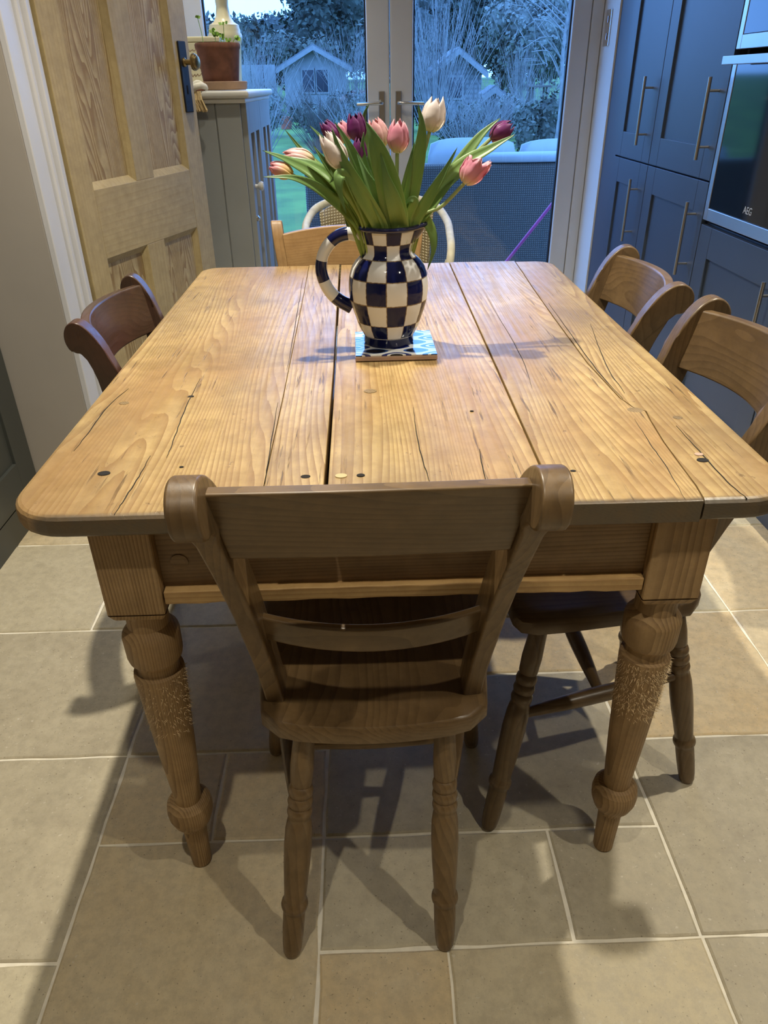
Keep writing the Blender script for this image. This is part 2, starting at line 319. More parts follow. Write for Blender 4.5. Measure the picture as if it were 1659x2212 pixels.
# ------------------------------------------------------------------ geometry helpers
class MB:
    def __init__(s): s.v = []; s.f = []; s.uv = None
    def add(s, vs, fs):
        o = len(s.v); s.v += [tuple(p) for p in vs]; s.f += [tuple(i+o for i in f) for f in fs]; return s
    def box(s, x0, x1, y0, y1, z0, z1):
        return s.add([(x0, y0, z0), (x1, y0, z0), (x1, y1, z0), (x0, y1, z0), (x0, y0, z1), (x1, y0, z1), (x1, y1, z1), (x0, y1, z1)],
                     [(0, 3, 2, 1), (4, 5, 6, 7), (0, 1, 5, 4), (1, 2, 6, 5), (2, 3, 7, 6), (3, 0, 4, 7)])
    def lathe(s, prof, seg=24, mat=None, cap=True):
        vs = []; fs = []
        for r, z in prof:
            for k in range(seg):
                a = 2*pi*k/seg; p = Vector((r*cos(a), r*sin(a), z)); vs.append(mat @ p if mat else p)
        n = len(prof)
        for i in range(n-1):
            for k in range(seg):
                a = i*seg+k; b = i*seg+(k+1) % seg; fs.append((a, b, b+seg, a+seg))
        if cap: fs.append(tuple(range(seg-1, -1, -1))); fs.append(tuple((n-1)*seg+k for k in range(seg)))
        return s.add(vs, fs)
    def tube(s, pts, rad, seg=10, cap=True, flat=1.0):
        pts = [Vector(p) for p in pts]; n = len(pts)
        if not isinstance(rad, (list, tuple)): rad = [rad]*n
        vs = []; fs = []; up = None
        for i, p in enumerate(pts):
            t = (pts[min(i+1, n-1)]-pts[max(i-1, 0)]).normalized()
            if up is None:
                up = Vector((0, 0, 1)) if abs(t.z) < .9 else Vector((1, 0, 0))
            a = t.cross(up).normalized(); b = a.cross(t).normalized(); up = b
            for k in range(seg):
                an = 2*pi*k/seg; vs.append(p + a*(rad[i]*cos(an)) + b*(rad[i]*flat*sin(an)))
        for i in range(n-1):
            for k in range(seg):
                x = i*seg+k; y = i*seg+(k+1) % seg; fs.append((x, y, y+seg, x+seg))
        if cap: fs.append(tuple(range(seg-1, -1, -1))); fs.append(tuple((n-1)*seg+k for k in range(seg)))
        return s.add(vs, fs)
    def prism(s, poly, lo, hi):
        """poly: list of 2D->3D callables avoided; poly list of (a,b); lo/hi functions mapping (a,b)->3D"""
        n = len(poly)
        vs = [lo(p) for p in poly]+[hi(p) for p in poly]
        fs = [tuple(range(n-1, -1, -1)), tuple(range(n, 2*n))]+[(i, (i+1) % n, n+(i+1) % n, n+i) for i in range(n)]
        return s.add(vs, fs)
    def build(s, name, mat, parent=None, smooth=False, bevel=0, seg=2, uvs=None, xf=None, ang=42):
        me = bpy.data.meshes.new(name)
        vs = [xf @ Vector(p) for p in s.v] if xf else s.v
        me.from_pydata(vs, [], s.f); me.update()
        bm = bmesh.new(); bm.from_mesh(me)
        if uvs is None: bmesh.ops.recalc_face_normals(bm, faces=bm.faces)
        bm.to_mesh(me); bm.free()
        if uvs is not None:
            ul = me.uv_layers.new(name='UVMap')
            for p in me.polygons:
                for li, vi in zip(p.loop_indices, p.vertices): ul.data[li].uv = uvs[vi]
        if mat: me.materials.append(M[mat] if isinstance(mat, str) else mat)
        if smooth:
            for p in me.polygons: p.use_smooth = True
            me.set_sharp_from_angle(angle=radians(ang))
        o = bpy.data.objects.new(name, me); COL.objects.link(o)
        if parent: o.parent = parent
        if bevel:
            b = o.modifiers.new('edge_round', 'BEVEL'); b.width = bevel; b.segments = seg; b.limit_method = 'ANGLE'; b.angle_limit = radians(35); b.harden_normals = bool(smooth)
        return o
def tag(o, label, cat, group=None, kind=None):
    o['label'] = label; o['category'] = cat
    if group: o['group'] = group
    if kind: o['kind'] = kind
    return o
def thing(name, label, cat, loc=(0, 0, 0), rz=0, group=None, kind=None):
    o = bpy.data.objects.new(name, None); COL.objects.link(o); o.empty_display_size = .05
    o.location = loc; o.rotation_euler = (0, 0, rz)
    return tag(o, label, cat, group, kind)
def copy_tree(o, parent=None):
    c = o.copy(); COL.objects.link(c); c.parent = parent
    for ch in list(o.children): copy_tree(ch, c)
    return c
def boxo(name, mat, b, parent=None, bevel=.002, seg=2):
    return MB().box(*b).build(name, mat, parent, bevel=bevel, seg=seg)
def spline(pts, n=8):
    P = [Vector(p) for p in pts]; P = [P[0]*2-P[1]]+P+[P[-1]*2-P[-2]]; out = []
    for i in range(1, len(P)-2):
        for k in range(n):
            t = k/n; a, b, c, d = P[i-1:i+3]
            out.append(.5*((2*b)+(c-a)*t+(2*a-5*b+4*c-d)*t*t+(3*b-a-3*c+d)*t**3))
    out.append(P[-2]); return out

# ================================================================== SETTING
# ---- floor: grout bed + individual limestone flags
floor = boxo('floor', 'grout', (-2.3, 1.75, -3.0, 3.6, -.06, -.0035), None, 0)
tag(floor, 'floor of pale limestone flags with cream grout under the table', 'floor', kind='structure')
G = 0.2095
gx0, gy0 = -0.147, 0.105          # a grout crossing
known = [  # column, row, width, height in modules from that crossing
 (-2, -3, 2, 3), (-1, 0, 1, 1), (-2, 0, 1, 1), (-2, 1, 2, 2), (0, -1, 2, 1), (2, -1, 1, 1), (0, -3, 1, 2), (1, -3, 2, 2),
 (0, 0, 3, 2), (0, 2, 1, 1), (1, 2, 2, 1), (3, -1, 3, 2), (3, -3, 2, 2), (3, 1, 2, 2), (5, 1, 1, 2), (-5, -1, 3, 2), (-5, 1, 3, 2), (-4, -3, 2, 2),
 (-3, 3, 2, 2), (-6, 3, 3, 2), (-1, 3, 3, 2), (3, 3, 2, 1), (2, 3, 1, 1), (5, 3, 2, 2), (3, 4, 2, 2), (6, -1, 1, 2)]
occ = {}; tiles = []
cx0, cx1, cy0, cy1 = -10, 9, -15, 17
def place(c, r, wd, ht):
    for i in range(c, c+wd):
        for j in range(r, r+ht): occ[(i, j)] = 1
    tiles.append((c, r, wd, ht))
for k in known:
    if not any((i, j) in occ for i in range(k[0], k[0]+k[2]) for j in range(k[1], k[1]+k[3])): place(*k)
rt = random.Random(3)
for j in range(cy0, cy1):
    for i in range(cx0, cx1):
        if (i, j) in occ: continue
        opts = [(3, 2), (2, 2), (2, 3), (2, 1), (1, 2), (1, 1)]; rt.shuffle(opts); opts.sort(key=lambda q: -q[0]*q[1]+rt.random()*3)
        for wd, ht in opts:
            if i+wd <= cx1 and j+ht <= cy1 and not any((a, b) in occ for a in range(i, i+wd) for b in range(j, j+ht)):
                place(i, j, wd, ht); break
for (c, r, wd, ht) in tiles:
    x0, x1 = gx0+c*G+.003, gx0+(c+wd)*G-.003; y0, y1 = gy0+r*G+.003, gy0+(r+ht)*G-.003
    x0 = max(x0, -2.28); x1 = min(x1, 1.74); y0 = max(y0, -2.98); y1 = min(y1, 3.44)
    if x1-x0 < .02 or y1-y0 < .02: continue
    nx, ny = max(3, int((x1-x0)/.05)), max(3, int((y1-y0)/.05)); cxm, cym = (x0+x1)/2, (y0+y1)/2
    per = [(x0+(x1-x0)*i/nx, y0) for i in range(nx)]+[(x1, y0+(y1-y0)*i/ny) for i in range(ny)]+[(x1-(x1-x0)*i/nx, y1) for i in range(nx)]+[(x0, y1-(y1-y0)*i/ny) for i in range(ny)]
    per = [(px+rt.uniform(-.0017, .0017), py+rt.uniform(-.0017, .0017)) for px, py in per]
    n = len(per); vs = []; fs = []
    for ins, z in ((0, -.012), (0, -.0022), (.0035, 0)):
        for px, py in per: vs.append((px-cxm+(ins if px < cxm-.4*(x1-x0) else -ins if px > cxm+.4*(x1-x0) else 0), py-cym+(ins if py < cym-.4*(y1-y0) else -ins if py > cym+.4*(y1-y0) else 0), z))
    for L in (0, 1):
        for i in range(n): fs.append((L*n+i, L*n+(i+1) % n, (L+1)*n+(i+1) % n, (L+1)*n+i))
    fs.append(tuple(2*n+i for i in range(n)))
    t = MB().add(vs, fs).build('tile', 'stone', floor); t.location = (cxm, cym, 0)

# ---- walls and ceiling
def wall(name, mat, boxes, label, cat='wall'):
    m = MB()
    for b in boxes: m.box(*b)
    return tag(m.build(name, mat), label, cat, kind='structure')
wall('ceiling', 'ceiling', [(-2.3, 1.9, -3.1, 3.7, CEIL, CEIL+.08)], 'white plaster ceiling with recessed downlights', 'ceiling')
wall('wall_return', 'taupe', [(-1.75, -.92, 1.39, 1.49, 0, CEIL)], 'warm grey wall between the dark cabinet and the white door frame')
wall('wall_left', 'white_wall', [(-1.02, -.92, 2.40, 3.62, 0, CEIL), (-1.02, -.92, 1.49, 2.40, 2.06, CEIL)], 'off-white left wall behind the grey cupboard')
wall('wall_hall', 'white_wall', [(-2.3, -2.2, -3.0, 3.62, 0, CEIL), (-2.2, -1.02, 3.52, 3.62, 0, CEIL), (-1.85, -1.75, -3.0, 1.49, 0, CEIL), (-2.2, -1.85, -3.0, -2.9, 0, CEIL)], 'off-white hall walls beyond the pine door')
wall('wall_right', 'white_wall', [(1.15, 1.85, 3.19, 3.62, 0, CEIL), (1.75, 1.85, -3.0, 3.19, 0, CEIL)], 'white wall return beside the garden doors with metal switch')
wall('wall_back', 'white_wall', [(-.92, 1.15, 3.45, 3.62, 2.12, CEIL)], 'white wall above the garden doors')
M['far_wall'] = plain('mid_grey_kitchen_wall', (0.30, 0.29, 0.27, 1), .9)
wall('wall_front', 'far_wall', [(-2.3, 1.85, -3.1, -3.0, 0, CEIL)], 'grey kitchen wall behind the photographer')

# architrave of the pine door
tr = thing('trim_1', 'white painted door frame moulding beside the pine door', 'door frame', (-.92, 1.39, 0), kind='structure')
boxo('face_board', 'white_paint', (0, .018, .004, .088, 0, 2.16), tr, .003)
boxo('bead', 'white_paint', (0, .028, .093, .118, 0, 2.16), tr, .006, 3)
boxo('door_stop', 'white_paint', (-.06, .040, .122, .150, 0, 2.10), tr, .003)
boxo('far_jamb', 'white_paint', (-.10, .020, .985, 1.03, 0, 2.10), tr, .003)
boxo('head', 'white_paint', (-.10, .020, .150, .985, 2.03, 2.10), tr, .003)

# ---- stripped pine door, standing ajar
dr = thing('door_3', 'stripped pine panelled door standing ajar with black plate and brass knob', 'door', (-.871, 1.547, 0), radians(73), kind='structure')
W_, H_ = .80, 2.0
def dbox(n, m, x0, x1, z0, z1, y0=0.0, y1=.038): return boxo(n, m, (x0, x1, y0, y1, z0, z1), dr, .0015)
dbox('stile', 'door_z', 0, .095, .01, H_); dbox('stile', 'door_z', .688, W_, .01, H_)
dbox('bottom_rail', 'door_x', .095, .688, .01, .22); dbox('lock_rail', 'door_x', .095, .688, .746, .945); dbox('top_rail', 'door_x', .095, .688, 1.88, H_)
dbox('muntin', 'door_z', .332, .442, .22, .746); dbox('muntin', 'door_z', .332, .442, .945, 1.88)
for (x0, x1) in ((.095, .332), (.442, .688)):
    for (z0, z1) in ((.22, .746), (.945, 1.88)):
        p = boxo('panel', 'door_panel', (x0, x1, .016, .026, z0, z1), dr, 0)
        i = .020
        vs = [(x0, 0.001, z0), (x1, 0.001, z0), (x1, 0.001, z1), (x0, 0.001, z1), (x0+i, .0155, z0+i), (x1-i, .0155, z0+i), (x1-i, .0155, z1-i), (x0+i, .0155, z1-i)]
        MB().add(vs, [(0, 1, 5, 4), (1, 2, 6, 5), (2, 3, 7, 6), (3, 0, 4, 7)]).build('moulding', 'door_z', p)
pl = boxo('lock_plate', 'iron', (.716, .770, -.006, .0, 1.128, 1.345), dr, .003); pl['label'] = 'black iron lock plate'
boxo('keyhole', 'groove', (.739, .747, -.0072, -.0055, 1.185, 1.212), pl, 0)
T = Matrix.Translation((.742, -.004, 1.282)) @ Matrix.Rotation(radians(90), 4, 'X')
kn = MB().lathe([(.014, 0), (.014, .006), (.009, .010), (.008, .030), (.012, .034), (.026, .038), (.0265, .043), (.023, .045), (.0235, .049), (.018, .053), (.0185, .055), (.010, .059), (0.001, .060)], 28, T).build('knob', 'brass', pl, True)
kn['label'] = 'ribbed brass door knob'

# ---- French doors
YD = 3.45
fr = thing('window_1', 'white outer frame around the pair of garden doors', 'door frame', (0, YD, 0), kind='structure')
boxo('jamb', 'upvc', (-.918, -.862, -.02, .07, 0, 2.12), fr, .004); boxo('jamb', 'upvc', (1.094, 1.148, -.02, .07, 0, 2.12), fr, .004)
boxo('head', 'upvc', (-.862, 1.094, -.02, .07, 2.06, 2.12), fr, .004); boxo('sill', 'upvc', (-.862, 1.094, -.02, .09, 0, .03), fr, .004)
def leaf(name, x0, x1, hinge, label):
    o = thing(name, label, 'door', (0, YD, 0), kind='structure')
    gl = [x0+.088, x1-.112] if hinge < 0 else [x0+.112, x1-.088]
    boxo('stile', 'upvc', (x0, gl[0], -.012, .055, .035, 2.055), o, .006); boxo('stile', 'upvc', (gl[1], x1, -.012, .055, .035, 2.055), o, .006)
    boxo('bottom_rail', 'upvc', (gl[0], gl[1], -.012, .055, .035, .13), o, .006); boxo('top_rail', 'upvc', (gl[0], gl[1], -.012, .055, 1.96, 2.055), o, .006)
    gk = MB()
    for a, b in ((gl[0], gl[0]+.008), (gl[1]-.008, gl[1])): gk.box(a, b, .012, .034, .13, 1.96)
    gk.box(gl[0]+.008, gl[1]-.008, .012, .034, .13, .138); gk.box(gl[0]+.008, gl[1]-.008, .012, .034, 1.952, 1.96)
    gk.build('gasket', 'gasket', o)
    MB().add([(gl[0]+.005, .022, .135), (gl[1]-.005, .022, .135), (gl[1]-.005, .022, 1.955), (gl[0]+.005, .022, 1.955)], [(0, 1, 2, 3)]).build('pane', 'glass', o)
    hx = (x1-.040) if hinge < 0 else (x0+.040); s_ = -1 if hinge < 0 else 1
    h = boxo('handle_plate', 'nickel', (hx-.016, hx+.016, -.020, -.012, 1.00, 1.175), o, .012, 4)
    MB().tube(spline([(hx, -.018, 1.122), (hx, -.048, 1.122), (hx+s_*.02, -.060, 1.122), (hx+s_*.07, -.062, 1.120), (hx+s_*.125, -.060, 1.118)], 5), .0085, 10).build('lever', 'nickel', h, True)
    return o
leaf('door_1', -.858, .117, -1, 'left white garden door with large glass pane and lever handle')
leaf('door_2', .121, 1.092, 1, 'right white garden door with large glass pane and lever handle')
# centre moulding over the meeting stiles
sw = thing('light_switch', 'polished metal double switch plate on the wall by garden doors', 'switch', (1.15, 3.335, 1.42))
boxo('plate', 'chrome', (-.006, -.0005, -.043, .043, -.073, .073), sw, .002)
for zz in (-.034, .034): boxo('rocker', 'chrome', (-.0095, -.006, -.010, .010, zz-.014, zz+.014), sw, .001)

# ---- downlights
for i, (x, y, pw) in enumerate(LAMPS):
    lab = ['above the table beside the left chair', 'above the right-hand chairs', 'above the front chair nearest the photographer', 'front right corner by the cabinets', 'above the far pine chair', 'above the cane armchair', 'above the grey cupboard']
    t = thing('downlight', 'recessed round ceiling downlight '+lab[i], 'downlight', (x, y, CEIL), 0, 'ceiling downlights')
    MB().lathe([(.034, -.004), (.045, -.006), (.048, -.003), (.048, 0), (.034, 0)], 32, None, False).build('trim_ring', 'nickel', t, True)
    MB().lathe([(.0339, -.002), (.0339, -.0005)], 32).build('lens', 'lens', t)
    ld = bpy.data.lights.new('downlight_bulb', 'SPOT'); ld.energy = pw; ld.color = LAMP_COLOR; ld.shadow_soft_size = .022
    ld.spot_size = radians(124); ld.spot_blend = 1.0
    lo = bpy.data.objects.new('bulb', ld); COL.objects.link(lo); lo.parent = t; lo.location = (0, 0, -.03)
s_ = M['lens'].node_tree.nodes['Principled BSDF']; s_.inputs['Emission Color'].default_value = (1, .88, .66, 1); s_.inputs['Emission Strength'].default_value = 6
# ================================================================== KITCHEN CABINETS (right)
def shaker(par, y0, y1, z0, z1, hy=None, hz=None, x=1.15, sgn=-1, fw=.088, name='door', mt='cab'):
    """framed cabinet door whose face looks along sgn*X; frame, recessed panel, bar handle"""
    m = MB(); X0, X1 = (x, x+.02) if sgn < 0 else (x-.02, x)
    m.box(X0, X1, y0, y0+fw, z0, z1).box(X0, X1, y1-fw, y1, z0, z1).box(X0, X1, y0+fw+.0012, y1-fw-.0012, z0, z0+fw+.012).box(X0, X1, y0+fw+.0012, y1-fw-.0012, z1-fw-.012, z1)
    d = m.build(name, mt, par, bevel=.0012)
    px0, px1 = (x+.010, x+.016) if sgn < 0 else (x-.016, x-.010)
    boxo('panel', mt, (px0, px1, y0+fw-.004, y1-fw+.004, z0+fw, z1-fw), d, 0)
    if hy is not None:
        hx = x+sgn*.036
        h = MB().tube([(hx, hy, hz[0]), (hx, hy, hz[1])], .0062, 12).build('handle', 'nickel', d, True)
        for zz in (hz[0]+.04, hz[1]-.04):
            h2 = MB().tube([(x, hy, zz), (hx, hy, zz)], .0045, 10)
            h2.build('handle_post', 'nickel', d, True)
    return d
def carcass(par, y0, y1, z1=2.15):
    m = MB(); m.box(1.172, 1.745, y0, y1, .10, z1); m.build('carcass', 'cab', par)
    boxo('plinth', 'cab', (1.19, 1.21, y0, y1, 0, .10), par, 0)
u1 = thing('tall_cabinet', 'narrow tall dark grey cabinet nearest the garden doors', 'cabinet', (0, 0, 0), 0, 'tall kitchen cabinets')
carcass(u1, 2.532, 3.0); shaker(u1, 2.534, 2.998, .105, .902, 2.615, (.59, .842)); shaker(u1, 2.534, 2.998, .908, 2.14, 2.615, (.972, 1.220))
boxo('filler_strip', 'cab', (1.158, 1.18, 3.0, 3.188, 0, 2.15), u1, 0)
u2 = thing('tall_cabinet', 'tall dark grey cabinet between the narrow cabinet and the oven', 'cabinet', (0, 0, 0), 0, 'tall kitchen cabinets')
carcass(u2, 1.922, 2.531); shaker(u2, 1.924, 2.529, .105, .902, 1.985, (.583, .834)); shaker(u2, 1.924, 2.529, .908, 2.14, 1.985, (.968, 1.215))
u3 = thing('oven_housing', 'tall dark grey cabinet housing the built-in ovens', 'cabinet')
mm = MB(); mm.box(1.172, 1.745, 1.292, 1.921, .10, .775).box(1.72, 1.745, 1.292, 1.921, .775, 1.76).box(1.19, 1.72, 1.292, 1.308, .775, 1.76).box(1.19, 1.72, 1.905, 1.921, .775, 1.76).box(1.172, 1.745, 1.292, 1.921, 1.76, 2.15)
mm.build('carcass', 'cab', u3); boxo('plinth', 'cab', (1.19, 1.21, 1.292, 1.921, 0, .10), u3, 0)
shaker(u3, 1.294, 1.919, .105, .770, 1.352, (.45, .702))
boxo('top_panel', 'cab', (1.15, 1.17, 1.294, 1.919, 1.775, 2.14), u3, .001)
def oven(name, label, z0, z1, handle):
    o = thing(name, label, 'oven')
    boxo('body', 'iron', (1.175, 1.70, 1.312, 1.900, z0+.012, z1-.004), o, 0)
    m = MB(); m.box(1.148, 1.174, 1.300, 1.330, z0+.012, z1).box(1.148, 1.174, 1.886, 1.914, z0+.012, z1).box(1.148, 1.174, 1.330, 1.886, z0+.012, z0+.050)
    m.build('steel_frame', 'steel', o, bevel=.0015)
    boxo('glass_door', 'oven_glass', (1.150, 1.174, 1.3305, 1.8855, z0+.0505, z1-.002), o, .0015)
    if handle:
        b = boxo('handle', 'steel', (1.098, 1.110, 1.31, 1.885, z1-.020, z1+.004), o, .002)
        for yy in (1.35, 1.845): boxo('handle_post', 'steel', (1.110, 1.150, yy-.008, yy+.008, z1-.016, z1), b, .001)
    return o
ov = oven('oven', 'built-in oven with black glass door and flat steel handle', .775, 1.266, True)
tc = bpy.data.curves.new('logo', 'FONT'); tc.body = 'AEG'; tc.size = .030; tc.align_x = 'CENTER'; tc.align_y = 'CENTER'; tc.extrude = .0002
tmp = bpy.data.objects.new('logo_tmp', tc); COL.objects.link(tmp)
dg = bpy.context.evaluated_depsgraph_get(); me = bpy.data.meshes.new_from_object(tmp.evaluated_get(dg)); bpy.data.objects.remove(tmp)
me.transform(Matrix(((0, 0, -1, 1.1494), (-1, 0, 0, 1.612), (0, 1, 0, .855), (0, 0, 0, 1)))); me.materials.clear(); me.materials.append(M['grey_print'])
lg = bpy.data.objects.new('logo', me); COL.objects.link(lg); lg.parent = ov; lg['label'] = 'AEG lettering'
oven('upper_oven', 'upper built-in oven with black glass above the main oven', 1.276, 1.745, False)
u4 = thing('base_cabinet', 'low dark grey base cabinet behind the nearest right-hand chair', 'cabinet')
carcass(u4, .69, 1.289, .87); shaker(u4, .692, 1.287, .105, .868, 1.235, (.58, .83))
tag(boxo('worktop', 'blacktop', (1.135, 1.748, -.55, 1.289, .872, .91), None, .003), 'dark kitchen worktop on the low base cabinets at right', 'worktop')
u5 = thing('base_cabinet', 'low dark grey base cabinet at the photographer end of the worktop', 'cabinet')
carcass(u5, -.55, .688, .87); shaker(u5, -.548, .06, .105, .868, 0.0, (.58, .83)); shaker(u5, .064, .686, .105, .868, .62, (.58, .83), name='door')

# left dark cabinet
lc = thing('tall_cupboard', 'dark grey panelled cupboard at the left edge beside the warm grey wall', 'cupboard')
MB().box(-1.745, -1.147, .30, 1.386, .06, 2.2).build('carcass', 'cab_dark', lc)
boxo('plinth', 'cab_dark', (-1.17, -1.127, .30, 1.386, 0, .095), lc, 0)
shaker(lc, .845, 1.384, .10, 2.19, None, None, -1.125, 1, .105, 'door', 'cab_dark'); shaker(lc, .302, .841, .10, 2.19, .78, (.95, 1.2), -1.125, 1, .105, 'door', 'cab_dark')

# ================================================================== GREY CUPBOARD AND THINGS ON IT
cb = thing('grey_cupboard', 'tall pale grey painted cupboard behind the pine door', 'cupboard')
boxo('body', 'dresser', (-.915, -.505, 2.502, 3.378, .0, 1.160), cb, .002)
boxo('side_board', 'dresser', (-.914, -.602, 2.495, 2.5018, .02, 1.158), cb, .0015); boxo('side_board', 'dresser', (-.597, -.503, 2.493, 2.5018, .02, 1.158), cb, .0015)
for (y0, y1, ky) in ((2.515, 2.955, 2.575), (2.960, 3.372, 3.31)):
    m = MB(); f = .075; X0, X1 = -.5045, -.482
    m.box(X0, X1, y0, y0+f, .08, 1.15).box(X0, X1, y1-f, y1, .08, 1.15).box(X0, X1, y0+f, y1-f, .08, .17).box(X0, X1, y0+f, y1-f, 1.04, 1.15).box(X0, X1, (y0+y1)/2-.03, (y0+y1)/2+.03, .17, 1.04)
    d = m.build('door', 'dresser', cb, bevel=.0015)
    T = Matrix.Translation((-.482, ky, .845)) @ Matrix.Rotation(radians(90), 4, 'Y')
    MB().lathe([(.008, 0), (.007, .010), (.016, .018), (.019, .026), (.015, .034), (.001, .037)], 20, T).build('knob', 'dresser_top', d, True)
T = Matrix.Translation((-.482, 2.53, .725)) @ Matrix.Rotation(radians(90), 4, 'Y')
MB().lathe([(.011, 0), (.012, .006), (.006, .012), (.001, .014)], 16, T).build('catch', 'nickel', cb, True)
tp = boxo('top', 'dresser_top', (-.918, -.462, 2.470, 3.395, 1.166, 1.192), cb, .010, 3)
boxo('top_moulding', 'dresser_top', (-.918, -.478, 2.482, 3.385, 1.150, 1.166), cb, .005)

def vessel(par, name, prof, mat, seg=36, loc=(0, 0, 0)):
    return MB().lathe(prof, seg, Matrix.Translation(loc), False).build(name, mat, par, True)
ZC = 1.192
s1 = thing('saucer', 'wide pale terracotta saucer on the grey cupboard under the flowerpot', 'saucer', (-.578, 2.645, ZC))
vessel(s1, 'dish', [(.001, .002), (.084, .002), (.090, .006), (.093, .030), (.087, .032), (.084, .010), (.001, .009)], 'terracotta_pale')
boxo('chip_shard', 'terracotta', (-.150, -.070, -.075, -.045, .0, .008), s1, .003)
pt = thing('flowerpot', 'brown terracotta flowerpot with small green seedlings', 'flowerpot', (-.588, 2.645, ZC+.011))
vessel(pt, 'pot', [(.001, 0), (.066, 0), (.068, .004), (.0835, .128), (.087, .133), (.088, .144), (.085, .150), (.080, .148), (.077, .128)], 'terracotta')
vessel(pt, 'soil', [(.0765, .128), (.05, .131), (.001, .133)], 'soil')
rs = random.Random(5)
def leafquad(m, c, d, s, n):
    d = Vector(d).normalized(); sd = d.cross(Vector(n)).normalized()
    m.add([c, c+d*s*.5+sd*s*.45, c+d*s*1.05, c+d*s*.5-sd*s*.45], [(0, 1, 2, 3)])
for (dx, dy, hgt, lean, nl) in ((-.052, 0, .10, (-.12, 0), 1), (-.008, 0, .06, (.02, 0), 6), (.012, .01, .045, (.05, 0), 4), (.024, 0, .085, (.10, 0), 2), (.050, .0, .042, (.6, 0), 3), (.04, .01, .03, (.2, 0), 2)):
    b = Vector((dx, dy, .131)); tpnt = b+Vector((lean[0]*hgt, lean[1]*hgt, hgt))
    sg = MB().tube([b, (b+tpnt)/2+Vector((.002, 0, .004)), tpnt], .0013, 6).build('seedling_stem', 'herb', pt, True)
    for k in range(nl):
        m = MB(); c = tpnt-Vector((rs.uniform(-.006, .006), rs.uniform(-.008, .008), rs.uniform(0, .02)*(nl > 1)))
        for a in (-.7, 0, .7):
            ang = rs.uniform(0, 6.28); leafquad(m, c, (cos(ang+a), sin(ang+a)*.6, .5), .015, (0, -1, .5))
        m.build('seedling_leaf', 'herb', sg)
bx = thing('storage_tin', 'cream tin box with brown script behind the flowerpot', 'tin', (-.70, 2.95, ZC))
boxo('box', 'cream_glaze', (-.095, .085, -.07, .07, 0, .175), bx, .006); boxo('lid', 'cream_glaze', (-.098, .088, -.073, .073, .176, .195), bx, .006)
m = MB(); rs = random.Random(9)
for (zz, n) in ((.145, 9), (.120, 7), (.080, 8), (.055, 6)):
    x = -.082
    for k in range(n):
        wdt = rs.uniform(.008, .016); MB().tube(spline([(x, -.0712, zz), (x+wdt*.3, -.0712, zz+rs.uniform(.004, .010)), (x+wdt*.6, -.0712, zz-rs.uniform(0, .005)), (x+wdt, -.0712, zz+.002)], 3), .0009, 5).build('script_stroke', 'terracotta', bx); x += wdt+.002
        if x > .07: break
jr = thing('ceramic_jar', 'pale cream waisted ceramic jar beside the garden door glass', 'jar', (-.635, 3.19, ZC))
vessel(jr, 'body', [(.001, 0), (.052, 0), (.055, .006), (.060, .08), (.068, .175), (.074, .195), (.076, .212), (.070, .222), (.070, .232), (.067, .240), (.066, .250), (.045, .262), (.032, .285), (.027, .32), (.030, .36), (.040, .38), (.036, .382), (.022, .33), (.001, .32)], 'cream_glaze', 40)
br = thing('cleaning_brush', 'cream bristle brush hanging over the edge of the grey cupboard', 'brush', (-.655, 2.474, ZC))
m = MB()
rs = random.Random(2)
for k in range(60):
    x = rs.uniform(-.016, .016); m.tube([(x*.7, -.012+rs.uniform(-.004, .004), .0), (x, -.016+rs.uniform(-.006, .004), -.028), (x*1.25+.012, -.014+rs.uniform(-.008, .004), -.062-rs.uniform(0, .008))], .0022, 5)
m.build('bristles', 'cream_cloth', br)
MB().tube(spline([(-.02, -.014, .004), (.0, -.012, .016), (.02, .01, .018), (.03, .04, .008)], 5), [.006, .010, .011, .011, .011, .011, .011, .011, .011, .011, .011, .011, .011, .010, .008, .006][:16], 10).build('handle', 'white_cloth', br, True)
MB().tube(spline([(-.026, -.002, .006), (.0, .012, .030), (.03, .03, .012)], 5), .008, 10).build('hanging_loop', 'white_cloth', br, True)

